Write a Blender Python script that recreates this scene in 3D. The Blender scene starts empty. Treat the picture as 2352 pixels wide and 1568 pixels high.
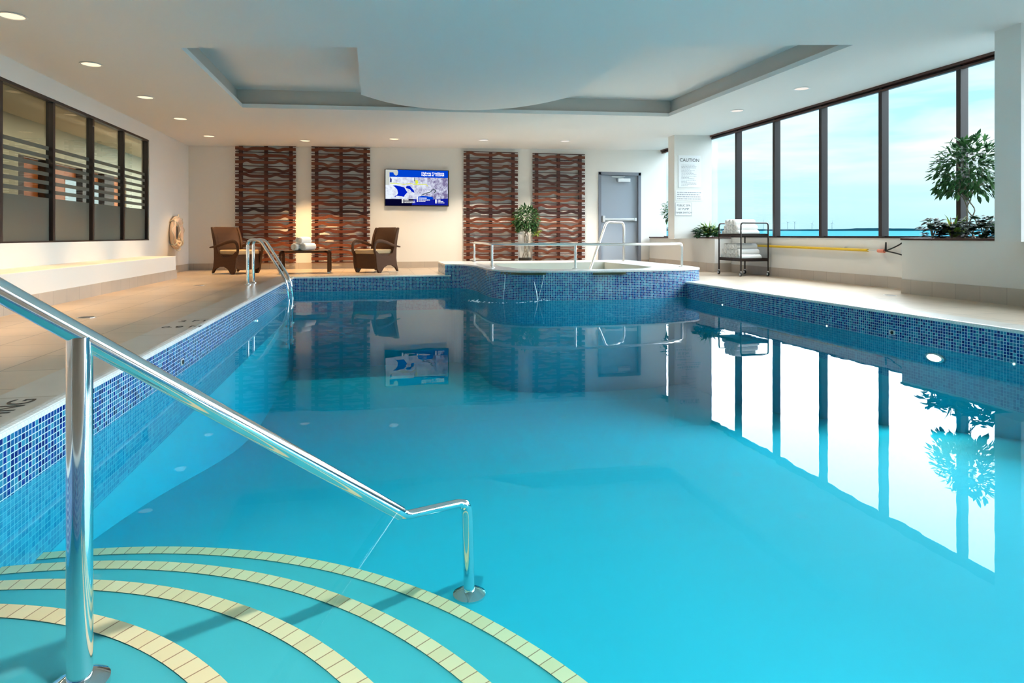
import bpy, math, random
from mathutils import Vector, Matrix
random.seed(7)
S = bpy.context.scene
COL = S.collection
PI = math.pi

# ------------------------------------------------------------------ materials
def mat(name):
    m = bpy.data.materials.new(name); m.use_nodes = True
    nt = m.node_tree; nt.nodes.clear()
    out = nt.nodes.new('ShaderNodeOutputMaterial')
    return m, nt, out

def N(nt, kind, ins=None, **kw):
    n = nt.nodes.new(kind)
    for k, v in kw.items(): setattr(n, k, v)
    for k, v in (ins or {}).items():
        s = n.inputs[k]
        if isinstance(v, bpy.types.NodeSocket): nt.links.new(v, s)
        else: s.default_value = v
    return n

def M(nt, op, a, b=None, c=None):
    n = nt.nodes.new('ShaderNodeMath'); n.operation = op
    for i, v in enumerate((a, b, c)):
        if v is None: continue
        if isinstance(v, bpy.types.NodeSocket): nt.links.new(v, n.inputs[i])
        else: n.inputs[i].default_value = v
    return n.outputs[0]

def MIX(nt, f, a, b, blend='MIX'):
    n = nt.nodes.new('ShaderNodeMix'); n.data_type = 'RGBA'; n.blend_type = blend
    for i, v in ((0, f), (6, a), (7, b)):
        if isinstance(v, bpy.types.NodeSocket): nt.links.new(v, n.inputs[i])
        else: n.inputs[i].default_value = v
    return n.outputs[2]

def RAMP(nt, f, stops, interp='LINEAR'):
    n = nt.nodes.new('ShaderNodeValToRGB'); n.color_ramp.interpolation = interp
    cr = n.color_ramp
    while len(cr.elements) > len(stops): cr.elements.remove(cr.elements[-1])
    while len(cr.elements) < len(stops): cr.elements.new(1)
    for e, (p, c) in zip(cr.elements, stops):
        e.position = p; e.color = c if len(c) == 4 else (*c, 1)
    nt.links.new(f, n.inputs[0])
    return n.outputs[0]

def srgb(r, g, b):
    f = lambda v: (v/255/12.92) if v/255 <= .04045 else ((v/255+.055)/1.055)**2.4
    return (f(r), f(g), f(b), 1)

def simple(name, col, rough=.5, metal=0., noise=0., nscale=8., bump=0., bscale=60., spec=.5):
    m, nt, out = mat(name)
    p = N(nt, 'ShaderNodeBsdfPrincipled', {'Base Color': col, 'Roughness': rough, 'Metallic': metal, 'Specular IOR Level': spec})
    tc = N(nt, 'ShaderNodeTexCoord').outputs['Object']
    if noise:
        nz = N(nt, 'ShaderNodeTexNoise', {'Vector': tc, 'Scale': nscale, 'Detail': 4.}).outputs['Fac']
        f = M(nt, 'MULTIPLY_ADD', nz, noise*2, 1-noise)
        c = MIX(nt, 1., col, N(nt, 'ShaderNodeCombineColor', {0: f, 1: f, 2: f}).outputs[0], 'MULTIPLY')
        nt.links.new(c, p.inputs['Base Color'])
    if bump:
        nb = N(nt, 'ShaderNodeTexNoise', {'Vector': tc, 'Scale': bscale, 'Detail': 3.}).outputs['Fac']
        b = N(nt, 'ShaderNodeBump', {'Height': nb, 'Strength': bump, 'Distance': .01})
        nt.links.new(b.outputs[0], p.inputs['Normal'])
    nt.links.new(p.outputs[0], out.inputs[0])
    return m

def emis(name, col, strength):
    m, nt, out = mat(name)
    e = N(nt, 'ShaderNodeEmission', {'Color': col, 'Strength': strength})
    nt.links.new(e.outputs[0], out.inputs[0]); m.cycles.emission_sampling = 'NONE'; return m

def grid_mask(nt, vec, pitch, gap, ox=0., oy=0., pitch_y=None):
    sx = N(nt, 'ShaderNodeSeparateXYZ', {0: vec})
    u = M(nt, 'DIVIDE', M(nt, 'ADD', sx.outputs[0], ox), pitch)
    v = M(nt, 'DIVIDE', M(nt, 'ADD', sx.outputs[1], oy), pitch_y or pitch)
    fu, fv = M(nt, 'FRACT', u), M(nt, 'FRACT', v)
    g = gap/2
    def edge(f): return M(nt, 'GREATER_THAN', M(nt, 'ABSOLUTE', M(nt, 'SUBTRACT', f, .5)), .5-g)
    m = M(nt, 'MAXIMUM', edge(fu), edge(fv))
    idv = N(nt, 'ShaderNodeCombineXYZ', {0: M(nt, 'FLOOR', u), 1: M(nt, 'FLOOR', v)}).outputs[0]
    wn = N(nt, 'ShaderNodeTexWhiteNoise', {0: idv}, noise_dimensions='3D')
    return m, wn.outputs[0]

def mosaic(name, stops, grout, pitch=.0254, gap=.13, rough=.22):
    m, nt, out = mat(name)
    uv = N(nt, 'ShaderNodeTexCoord').outputs['UV']
    msk, rnd = grid_mask(nt, uv, pitch, gap)
    col = RAMP(nt, rnd, stops, 'CONSTANT')
    c = MIX(nt, msk, col, grout)
    b = N(nt, 'ShaderNodeBump', {'Height': M(nt, 'SUBTRACT', 1., msk), 'Strength': .25, 'Distance': .002})
    p = N(nt, 'ShaderNodeBsdfPrincipled', {'Base Color': c, 'Roughness': rough, 'Normal': b.outputs[0]})
    nt.links.new(p.outputs[0], out.inputs[0]); return m

def floor_tile(name, col, grout, pitch, py, ox=0., oy=0., rough=.30):
    m, nt, out = mat(name)
    tc = N(nt, 'ShaderNodeTexCoord').outputs['Object']
    msk, rnd = grid_mask(nt, tc, pitch, .018, ox, oy, py)
    nz = N(nt, 'ShaderNodeTexNoise', {'Vector': tc, 'Scale': 5., 'Detail': 6.}).outputs['Fac']
    f = M(nt, 'ADD', M(nt, 'MULTIPLY_ADD', rnd, .10, .88), M(nt, 'MULTIPLY', M(nt, 'SUBTRACT', nz, .5), .16))
    c0 = MIX(nt, 1., col, N(nt, 'ShaderNodeCombineColor', {0: f, 1: f, 2: f}).outputs[0], 'MULTIPLY')
    c = MIX(nt, msk, c0, grout)
    b = N(nt, 'ShaderNodeBump', {'Height': M(nt, 'SUBTRACT', nz, msk), 'Strength': .12, 'Distance': .004})
    p = N(nt, 'ShaderNodeBsdfPrincipled', {'Base Color': c, 'Roughness': rough, 'Normal': b.outputs[0]})
    nt.links.new(p.outputs[0], out.inputs[0]); return m

def wood(name, c1, c2, c3, rough=.35):
    m, nt, out = mat(name)
    geo = N(nt, 'ShaderNodeNewGeometry')
    tc = N(nt, 'ShaderNodeTexCoord').outputs['Object']
    mp = N(nt, 'ShaderNodeMapping', {'Vector': tc, 'Scale': (1.5, 12., 60.)}).outputs[0]
    nz = N(nt, 'ShaderNodeTexNoise', {'Vector': mp, 'Scale': 2., 'Detail': 5., 'Distortion': .6}).outputs['Fac']
    rnd = geo.outputs['Random Per Island']
    f = M(nt, 'ADD', M(nt, 'MULTIPLY', rnd, .62), M(nt, 'MULTIPLY', nz, .42))
    c = RAMP(nt, f, [(.16, c1), (.56, c2), (1., c3)])
    p = N(nt, 'ShaderNodeBsdfPrincipled', {'Base Color': c, 'Roughness': rough})
    nt.links.new(p.outputs[0], out.inputs[0]); return m

def wicker(name, c1, c2):
    m, nt, out = mat(name)
    tc = N(nt, 'ShaderNodeTexCoord').outputs['Object']
    w1 = N(nt, 'ShaderNodeTexWave', {'Vector': tc, 'Scale': 34., 'Distortion': .6}, bands_direction='Z').outputs['Fac']
    w2 = N(nt, 'ShaderNodeTexWave', {'Vector': tc, 'Scale': 22., 'Distortion': .6}, bands_direction='DIAGONAL').outputs['Fac']
    f = M(nt, 'MULTIPLY', w1, M(nt, 'MULTIPLY_ADD', w2, .5, .5))
    c = MIX(nt, f, c1, c2)
    b = N(nt, 'ShaderNodeBump', {'Height': f, 'Strength': .5, 'Distance': .004})
    p = N(nt, 'ShaderNodeBsdfPrincipled', {'Base Color': c, 'Roughness': .6, 'Specular IOR Level': .2, 'Normal': b.outputs[0]})
    nt.links.new(p.outputs[0], out.inputs[0]); return m

def leafmat(name, c1, c2):
    m, nt, out = mat(name)
    geo = N(nt, 'ShaderNodeNewGeometry')
    c = RAMP(nt, geo.outputs['Random Per Island'], [(0., c1), (1., c2)])
    p = N(nt, 'ShaderNodeBsdfPrincipled', {'Base Color': c, 'Roughness': .6, 'Specular IOR Level': .25})
    t = N(nt, 'ShaderNodeBsdfTranslucent', {'Color': c})
    mx = N(nt, 'ShaderNodeMixShader', {0: .18, 1: p.outputs[0], 2: t.outputs[0]})
    nt.links.new(mx.outputs[0], out.inputs[0]); return m

def schlick(nt, f0, normal=None):
    geo = N(nt, 'ShaderNodeNewGeometry')
    d = N(nt, 'ShaderNodeVectorMath', {0: normal or geo.outputs['Normal'], 1: geo.outputs['Incoming']}, operation='DOT_PRODUCT').outputs['Value']
    c = M(nt, 'SUBTRACT', 1., M(nt, 'MINIMUM', M(nt, 'ABSOLUTE', d), 1.))
    return M(nt, 'MULTIPLY_ADD', M(nt, 'POWER', c, 5.), 1-f0, f0)

def glass(name, tint, refl_ior=1.45, rough=0., gl=(1, 1, 1, 1)):
    m, nt, out = mat(name)
    t = N(nt, 'ShaderNodeBsdfTransparent', {'Color': tint})
    g = N(nt, 'ShaderNodeBsdfGlossy', {'Color': gl, 'Roughness': rough})
    mx = N(nt, 'ShaderNodeMixShader', {0: schlick(nt, ((refl_ior-1)/(refl_ior+1))**2), 1: t.outputs[0], 2: g.outputs[0]})
    nt.links.new(mx.outputs[0], out.inputs[0]); return m

def watermat(name, ior, bump, scale, absorb, dens, tint=(1, 1, 1, 1), refl=1.):
    m, nt, out = mat(name)
    tc = N(nt, 'ShaderNodeTexCoord').outputs['Object']
    mp = N(nt, 'ShaderNodeMapping', {'Vector': tc, 'Scale': (scale*.55, scale*1.0, 1.)}).outputs[0]
    n1 = N(nt, 'ShaderNodeTexNoise', {'Vector': mp, 'Scale': 1.0, 'Detail': 2., 'Roughness': .45}).outputs['Fac']
    n2 = N(nt, 'ShaderNodeTexNoise', {'Vector': tc, 'Scale': .7, 'Detail': 1.}).outputs['Fac']
    # splashing ring where the spillway falls into the pool
    d = N(nt, 'ShaderNodeVectorMath', {0: tc, 1: (1.95, 8.95, 0)}, operation='DISTANCE').outputs['Value']
    near = N(nt, 'ShaderNodeMapRange', {0: d, 1: .35, 2: 1.9, 3: 1., 4: 0.}).outputs[0]
    n3 = N(nt, 'ShaderNodeTexNoise', {'Vector': tc, 'Scale': 17., 'Detail': 2.}).outputs['Fac']
    h = M(nt, 'ADD', M(nt, 'ADD', M(nt, 'MULTIPLY', n1, .5), M(nt, 'MULTIPLY', n2, 1.2)), M(nt, 'MULTIPLY', M(nt, 'MULTIPLY', near, near), M(nt, 'MULTIPLY', n3, 2.4)))
    b = N(nt, 'ShaderNodeBump', {'Height': h, 'Strength': bump, 'Distance': .012})
    g = N(nt, 'ShaderNodeBsdfGlossy', {'Roughness': 0.0, 'Normal': b.outputs[0]})
    t = N(nt, 'ShaderNodeBsdfTransparent', {'Color': tint})
    fr = schlick(nt, ((ior-1)/(ior+1))**2, b.outputs[0])
    mx = N(nt, 'ShaderNodeMixShader', {0: M(nt, 'MULTIPLY', fr, refl), 1: t.outputs[0], 2: g.outputs[0]})
    nt.links.new(mx.outputs[0], out.inputs[0])
    if dens:
        v = N(nt, 'ShaderNodeVolumeAbsorption', {'Color': absorb, 'Density': dens})
        nt.links.new(v.outputs[0], out.inputs[1])
    return m

WALL = simple('white_paint', (.80, .78, .745, 1), .7, noise=.015, nscale=3.)
CEIL = simple('ceiling_paint', (.80, .80, .79, 1), .8)
BENCH = simple('plaster_white', (.80, .775, .73, 1), .6)
DECK = floor_tile('deck_tile', (.54, .43, .325, 1), (.22, .17, .125, 1), .45, .45, .13, .2)
COPE = floor_tile('coping_stone', (.50, .475, .435, 1), (.33, .29, .24, 1), 30., .9, 7.3, .4)
BASET = floor_tile('base_tile', (.55, .475, .40, 1), (.36, .31, .26, 1), 40., .30, 13.3, .1)
BASEX = floor_tile('base_tile_back', (.55, .475, .40, 1), (.36, .31, .26, 1), .30, 40., .05, 13.3)
BLUES = [(0, (.004, .013, .15)), (.2, (.006, .03, .24)), (.38, (.010, .085, .27)), (.56, (.02, .17, .33)), (.74, (.035, .26, .42)), (.88, (.012, .11, .34))]
MOS = mosaic('blue_mosaic', BLUES, (.60, .78, .88, 1), gap=.15)
MOSL = mosaic('underwater_mosaic', [(0, (.03, .28, .46)), (.5, (.04, .34, .52)), (.8, (.025, .24, .42))], (.09, .45, .60, 1))
MOSW = mosaic('white_mosaic', [(0, (.84, .85, .83)), (.5, (.88, .89, .87)), (.8, (.80, .81, .79))], (.68, .70, .68, 1))
PLASTER = simple('pool_plaster', (.005, .42, .56, 1), .7, noise=.02, nscale=4.)
TREAD = simple('tread_plaster', (.05, .43, .50, 1), .7, noise=.05, nscale=6.)
NOSE = None
CHROME = simple('polished_steel', (.80, .81, .82, 1), .07, 1.)
SATIN = simple('satin_steel', (.74, .75, .75, 1), .28, 1.)
WOODM = wood('red_hardwood', (.022, .005, .004), (.095, .021, .010), (.22, .066, .022))
BATT = wood('batten_wood', (.035, .009, .006), (.075, .016, .009), (.12, .028, .013))
WICK = wicker('brown_wicker', (.04, .017, .009, 1), (.15, .070, .034, 1))
CUSH = simple('tan_fabric', (.46, .34, .20, 1), .9, noise=.06, bump=.15, bscale=200)
BLACKM = simple('dark_bronze_metal', (.022, .013, .011, 1), .4, .3)
BLACK = simple('black_plastic', (.008, .008, .009, 1), .3)
RUBBER = simple('dark_rubber', (.02, .02, .02, 1), .7)
TOWEL = simple('white_terry', (.84, .83, .81, 1), .95, bump=.5, bscale=140)
STEM = simple('grey_bark', (.23, .19, .14, 1), .8, noise=.2, nscale=40)
SOIL = simple('dark_soil', (.03, .02, .015, 1), .9, noise=.3, nscale=60)
LEAFD = leafmat('dark_leaves', (.008, .03, .012), (.03, .10, .028))
LEAFM = leafmat('ficus_leaves', (.012, .05, .018), (.06, .16, .045))
LEAFB = leafmat('deep_leaves', (.006, .016, .010), (.02, .05, .022))
LEAFY = leafmat('yellow_green_blades', (.10, .22, .03), (.40, .46, .10))
BRACT = leafmat('orange_bracts', (.70, .16, .02), (.80, .42, .04))
DOORP = simple('slate_blue_paint', (.33, .385, .46, 1), .4)
DOORF = simple('slate_frame_paint', (.19, .215, .265, 1), .4)
ALU = simple('brushed_aluminium', (.72, .74, .76, 1), .35, .6)
FRAME = simple('dark_brown_frame', (.018, .010, .010, 1), .4)
FRAMER = simple('reddish_brown_trim', (.055, .018, .012, 1), .4)
PAPER = simple('sign_board', (.86, .86, .87, 1), .5)
INK = simple('grey_ink', (.10, .10, .11, 1), .6)
INKL = simple('pale_ink', (.40, .40, .43, 1), .6)
MARK = simple('black_paint', (.03, .022, .018, 1), .6)
YEL = simple('yellow_fibreglass', (.80, .52, .02, 1), .35)
ORNG = simple('coral_plastic', (.80, .25, .16, 1), .4)
BUOY = simple('faded_peach_vinyl', (.74, .56, .44, 1), .6, noise=.05)
ROPE = simple('off_white_rope', (.70, .64, .54, 1), .9)
WGLASS = glass('window_glass', (.97, .99, 1, 1), 1.04)
LGLASS = glass('tinted_glass', (.74, .73, .67, 1), 1.25, gl=(.8, .8, .75, 1))
WATER = watermat('pool_water', 1.33, .06, 5., (.45, .965, .99, 1), .8, refl=.42)
SPAW = watermat('spa_water', 1.33, .15, 9., (.5, .9, .95, 1), .3)
SHEET = glass('falling_water', (.80, .93, .97, 1), 1.33, .12)
LAMPW = emis('warm_lamp', (1., .74, .46, 1), .75)
LAMPC = emis('daylight_lamp', (1., .93, .85, 1), .45)
ULAMP = emis('underwater_lamp', (1., .95, .75, 1), 14.)
ULED = emis('fibre_star', (.6, 1., .85, 1), 30.)
LAKE = simple('lake_water', (.024, .104, .142, 1), 1., noise=.06, nscale=.004, spec=0.)
LAND = simple('far_shore', (.012, .078, .108, 1), 1., spec=0.)
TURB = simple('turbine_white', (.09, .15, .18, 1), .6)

def film():
    m, nt, out = mat('frosted_film')
    d = N(nt, 'ShaderNodeBsdfDiffuse', {'Color': (.15, .155, .135, 1)})
    t = N(nt, 'ShaderNodeBsdfTransparent', {'Color': (.8, .8, .75, 1)})
    g = N(nt, 'ShaderNodeBsdfGlossy', {'Color': (.8, .8, .8, 1), 'Roughness': .12})
    a = N(nt, 'ShaderNodeMixShader', {0: .22, 1: d.outputs[0], 2: t.outputs[0]})
    b = N(nt, 'ShaderNodeMixShader', {0: .10, 1: a.outputs[0], 2: g.outputs[0]})
    nt.links.new(b.outputs[0], out.inputs[0]); return m
FILM = film()

# ------------------------------------------------------------------ mesh builder
class MB:
    def __init__(s): s.v = []; s.f = []; s.uv = []
    def vert(s, p): s.v.append(tuple(p)); return len(s.v)-1
    def face(s, pts, uv=None):
        i = [s.vert(p) for p in pts]; s.f.append(i); s.uv.append(uv)
    def raw(s, vs, fs):
        o = len(s.v); s.v += [tuple(p) for p in vs]
        for f in fs: s.f.append([o+i for i in f]); s.uv.append(None)
    def box(s, x0, x1, y0, y1, z0, z1):
        if x0 > x1: x0, x1 = x1, x0
        if y0 > y1: y0, y1 = y1, y0
        if z0 > z1: z0, z1 = z1, z0
        s.raw([(x0,y0,z0),(x1,y0,z0),(x1,y1,z0),(x0,y1,z0),(x0,y0,z1),(x1,y0,z1),(x1,y1,z1),(x0,y1,z1)],
              [(3,2,1,0),(4,5,6,7),(0,1,5,4),(1,2,6,5),(2,3,7,6),(3,0,4,7)])
        return s
    def prism(s, poly, ext, base=(0,0,0)):
        """poly: list of 3D points, ext: extrusion vector"""
        n = len(poly); e = Vector(ext)
        a = [Vector(p) for p in poly]
        s.raw(a+[p+e for p in a], [tuple(range(n-1,-1,-1)), tuple(range(n,2*n))] + [(i,(i+1)%n,n+(i+1)%n,n+i) for i in range(n)])
        return s
    def tube(s, pts, r, n=14, cap=True, flat=1.0):
        pts = [Vector(p) for p in pts]; k = len(pts)
        rs = r if isinstance(r, (list, tuple)) else [r]*k
        t0 = (pts[1]-pts[0]).normalized()
        up = Vector((0,0,1)) if abs(t0.z) < .9 else Vector((1,0,0))
        u = t0.cross(up).normalized()
        vs = []
        for i in range(k):
            t = ((pts[min(i+1,k-1)]-pts[max(i-1,0)])).normalized()
            u = (u - t*u.dot(t)).normalized(); w = t.cross(u)
            m = 1.0
            if 0 < i < k-1:
                c = (pts[i]-pts[i-1]).normalized().dot(t); m = 1/max(c, .5)
            for j in range(n):
                a = 2*PI*j/n
                vs.append(pts[i] + u*math.cos(a)*rs[i] + w*math.sin(a)*rs[i]*flat)
        fs = [(i*n+j, i*n+(j+1)%n, (i+1)*n+(j+1)%n, (i+1)*n+j) for i in range(k-1) for j in range(n)]
        if cap: fs += [tuple(range(n-1,-1,-1)), tuple(range((k-1)*n, k*n))]
        s.raw(vs, fs); return s
    def lathe(s, prof, c=(0,0,0), n=28, axis='Z'):
        vs = []
        for r, h in prof:
            for j in range(n):
                a = 2*PI*j/n; x, y = r*math.cos(a), r*math.sin(a)
                p = {'Z': (x,y,h), 'X': (h,x,y), 'Y': (x,h,y)}[axis]
                vs.append((p[0]+c[0], p[1]+c[1], p[2]+c[2]))
        k = len(prof)
        fs = [(i*n+j, i*n+(j+1)%n, (i+1)*n+(j+1)%n, (i+1)*n+j) for i in range(k-1) for j in range(n)]
        fs += [tuple(range(n-1,-1,-1)), tuple(range((k-1)*n, k*n))]
        s.raw(vs, fs); return s
    def build(s, name, m, parent=None, smooth=False, bevel=0., fix=True, seg=2):
        me = bpy.data.meshes.new(name)
        me.from_pydata(s.v, [], s.f)
        if any(u for u in s.uv):
            L = me.uv_layers.new(name='UVMap'); k = 0
            for fi, f in enumerate(s.f):
                for j in range(len(f)):
                    if s.uv[fi]: L.data[k].uv = s.uv[fi][j]
                    k += 1
        if fix:
            import bmesh
            bm = bmesh.new(); bm.from_mesh(me)
            bmesh.ops.remove_doubles(bm, verts=bm.verts, dist=1e-6)
            bmesh.ops.recalc_face_normals(bm, faces=bm.faces)
            bm.to_mesh(me); bm.free()
        me.materials.append(m)
        if smooth:
            for p in me.polygons: p.use_smooth = True
            try: me.set_sharp_from_angle(angle=math.radians(42))
            except Exception: pass
        o = bpy.data.objects.new(name, me); COL.objects.link(o)
        if parent:
            o.parent = parent
            o.matrix_parent_inverse = Matrix.Identity(4)
        if bevel:
            b = o.modifiers.new('bevel', 'BEVEL'); b.width = bevel; b.segments = seg; b.limit_method = 'ANGLE'; b.angle_limit = math.radians(40)
        return o

def tag(o, label, cat, group=None, kind=None):
    o['label'] = label; o['category'] = cat
    if group: o['group'] = group
    if kind: o['kind'] = kind
    return o
def struct(o): o['kind'] = 'structure'; return o
def thing(name, label, cat, loc=(0,0,0), rz=0., group=None):
    o = bpy.data.objects.new(name, None); COL.objects.link(o); o.empty_display_size = .1
    o.location = loc; o.rotation_euler = (0,0,rz)
    return tag(o, label, cat, group)
def kids(o): return [c for c in bpy.data.objects if c.parent == o]
def dup(root, loc, rz=None, label=None):
    r = root.copy(); COL.objects.link(r); r.location = loc
    if rz is not None: r.rotation_euler = (0,0,rz)
    if label: r['label'] = label
    for ch in kids(root):
        if ch.type == 'LIGHT' and ch.data is None: continue
        c = ch.copy(); COL.objects.link(c); c.parent = r
        for g in kids(ch):
            d = g.copy(); COL.objects.link(d); d.parent = c
    return r
def fillet(pts, r, n=7):
    pts = [Vector(p) for p in pts]; out = [pts[0]]
    for i in range(1, len(pts)-1):
        a, b, c = pts[i-1], pts[i], pts[i+1]
        u, w = (a-b), (c-b)
        d = min(r, u.length*.48, w.length*.48)
        p0, p1 = b+u.normalized()*d, b+w.normalized()*d
        for k in range(n+1):
            t = k/n; out.append(p0*(1-t)**2 + b*2*t*(1-t) + p1*t*t)
    out.append(pts[-1]); return out
def catmull(pts, n=8, closed=False):
    P = [Vector(p) for p in pts]; out = []
    k = len(P)
    rng = range(k if closed else k-1)
    for i in rng:
        if closed: p0, p1, p2, p3 = P[i-1], P[i], P[(i+1) % k], P[(i+2) % k]
        else: p0, p1, p2, p3 = P[max(i-1,0)], P[i], P[i+1], P[min(i+2,k-1)]
        for j in range(n):
            t = j/n
            out.append(.5*((2*p1)+(-p0+p2)*t+(2*p0-5*p1+4*p2-p3)*t*t+(-p0+3*p1-3*p2+p3)*t**3))
    if not closed: out.append(P[-1])
    return out
def text(name, body, size, m, parent, loc, rot, align='CENTER', extrude=.0008, bold=0.):
    c = bpy.data.curves.new(name, 'FONT'); c.body = body; c.size = size; c.align_x = align; c.align_y = 'CENTER'
    c.extrude = extrude; c.offset = bold; c.materials.append(m)
    tmp = bpy.data.objects.new(name, c); COL.objects.link(tmp)
    bpy.context.view_layer.update()
    me = bpy.data.meshes.new_from_object(tmp.evaluated_get(bpy.context.evaluated_depsgraph_get()))
    bpy.data.objects.remove(tmp); bpy.data.curves.remove(c)
    if not me.materials: me.materials.append(m)
    o = bpy.data.objects.new(name, me); COL.objects.link(o); o.parent = parent
    o.location = loc; o.rotation_euler = rot
    return o

# ------------------------------------------------------------------ camera
TH = math.atan(321/1450)
cam = bpy.data.cameras.new('camera'); cam.sensor_width = 36; cam.sensor_fit = 'HORIZONTAL'
cam.lens = 1450/2352*36; cam.shift_y = -243/2352; cam.clip_start = .02; cam.clip_end = 20000
co = bpy.data.objects.new('camera', cam); COL.objects.link(co)
co.location = (0, 0, .72); co.rotation_euler = (PI/2, 0, -TH)
S.camera = co
FW = Vector((math.sin(TH), math.cos(TH), 0)); RT = Vector((math.cos(TH), -math.sin(TH), 0))

# ------------------------------------------------------------------ dimensions
XL, XR, YB, YF = -3.75, 6.97, 14.35, -2.6
PL, PR, PN, PF = -1.33, 4.80, .80, 11.5          # pool edges
WZ = -.22
def cz(x): return 2.60 + .0205*(x+3.7)

# ------------------------------------------------------------------ room shell
mb = MB()
def slab(x0, x1, y0, y1): mb.box(x0, x1, y0, y1, -.10, 0)
slab(XL-.1, PL-.30, YF, YB+.1); slab(PR+.30, XR+.1, YF, YB+.1)
slab(PL-.30, PR+.30, PF+.30, YB+.1); slab(PL-.30, PR+.30, YF, PN-.25)
struct(mb.build('floor', DECK))

cb = MB(); mb = MB()   # ceiling with coffer opening
cof = [(-1.91, 7.03), (5.07, 5.86), (5.0, 10.07), (-1.90, 10.10)]
C3 = lambda p, dz=0: (p[0], p[1], cz(p[0])+dz)
out4 = [(XL-.1, YF), (XR+.1, YF), (XR+.1, YB+.1), (XL-.1, YB+.1)]
for i in range(4):
    j = (i+1) % 4
    mb.face([C3(out4[i]), C3(out4[j]), C3(cof[j]), C3(cof[i])])
    mb.face([C3(cof[i]), C3(cof[j]), C3(cof[j], .06), C3(cof[i], .06)])
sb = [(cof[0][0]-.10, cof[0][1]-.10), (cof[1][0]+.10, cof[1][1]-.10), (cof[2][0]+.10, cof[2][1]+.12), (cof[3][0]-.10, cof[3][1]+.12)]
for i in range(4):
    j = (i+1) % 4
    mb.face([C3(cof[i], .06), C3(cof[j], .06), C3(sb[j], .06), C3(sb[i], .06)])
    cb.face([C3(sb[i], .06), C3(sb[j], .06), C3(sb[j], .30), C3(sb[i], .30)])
mb.face([C3(p, .30) for p in sb])
struct(mb.build('ceiling', CEIL))
struct(cb.build('trim_3', simple('recess_shade_taupe', (.60, .565, .53, 1), .8)))  # coffer band coloured darker than the ceiling, recess shade painted in
mb = MB()   # rounded soffit panel hanging in the coffer
arc = catmull([(-.155, 9.11, 0), (.25, 9.62, 0), (.75, 9.93, 0), (1.40, 10.05, 0), (2.05, 9.86, 0), (2.50, 9.45, 0), (2.85, 8.89, 0)], 6)
pl = [(-.155, 6.80)] + [(p.x, p.y) for p in arc] + [(2.85, 6.30)]
mb.prism([C3(p, .025) for p in pl], (0, 0, .272))
struct(mb.build('ceiling_panel', CEIL))

mb = MB(); LZ0, LZ1 = .64, 2.365
WY0, WY1 = 4.26, 11.96
mb.box(XL-.12, XL, YF, YB+.1, -.1, LZ0); mb.box(XL-.12, XL, YF, YB+.1, LZ1, 3.1)
mb.box(XL-.12, XL, YF, WY0, LZ0, LZ1); mb.box(XL-.12, XL, WY1, YB+.1, LZ0, LZ1)
struct(mb.build('wall_left', WALL))
DX0, DX1, DZ = 5.30, 6.39, 2.25
mb = MB()
mb.box(XL-.1, DX0, YB, YB+.14, -.1, 3.2); mb.box(DX1, XR+.1, YB, YB+.14, -.1, 3.2); mb.box(DX0, DX1, YB, YB+.14, DZ, 3.2)
struct(mb.build('wall_back', WALL))
mb = MB(); mb.box(XR, XR+.14, YF, YB+.1, -.1, .685); mb.box(XR, XR+.14, YF, YB+.1, 2.81, 3.2)
struct(mb.build('wall_right', WALL))
mb = MB(); mb.box(XL-.1, XR+.1, YF-.1, YF, -.1, 3.2)
struct(mb.build('wall_front', simple('dark_timber_wall', (.07, .045, .03, 1), .5)))
mb = MB(); mb.box(XL, DX0-.02, YB-.015, YB, 0, .135); struct(mb.build('baseboard_back', BASEX))
mb = MB(); mb.box(DX1+.02, XR, YB-.015, YB, 0, .135); struct(mb.build('baseboard_corner', BASEX))
mb = MB(); mb.box(XL, XL+.015, 11.66, YB-.015, 0, .135); struct(mb.build('baseboard_left', BASET))
mb = MB(); mb.box(XR-.015, XR, 6.66, 11.29, 0, .155); struct(mb.build('baseboard_right', BASET))

# right-hand ribbon windows
mullions = [14.345, 12.32, 11.123, 9.931, 8.74, 7.526, 6.316, 5.10, 3.90, 2.70, 1.50, .30, -.90, -2.10]
for i in range(len(mullions)-1):
    y1, y0 = mullions[i], mullions[i+1]
    w = struct(MB().box(XR+.045, XR+.055, y0, y1, .70, 2.78).build('window_%d' % (i+1), WGLASS))
    MB().box(XR-.02, XR+.10, y0-.03, y0+.03, .70, 2.79).build('mullion', FRAME, w, bevel=.004)
    f = MB(); f.box(XR+.03, XR+.08, y0, y1, .69, .715); f.box(XR+.03, XR+.08, y0, y1, 2.755, 2.79)
    f.build('frame', FRAME, w)
mb = MB(); mb.box(XR-.06, XR+.10, -2.6, YB, 2.785, 2.83); mb.box(XR-.03, XR+.02, -2.6, YB, 2.735, 2.765)
struct(mb.build('trim_1', FRAMER, bevel=.003))
mb = MB(); mb.box(XR-.012, XR+.12, 6.66, 11.29, .685, .698); struct(mb.build('trim_2', FRAME))

# pillars
struct(MB().box(6.20, XR-.02, 4.955, 5.225, .66, 2.84).build('pillar', WALL))
struct(MB().box(6.10, XR-.02, 12.02, 12.30, .66, 2.86).build('pillar', WALL))

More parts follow.
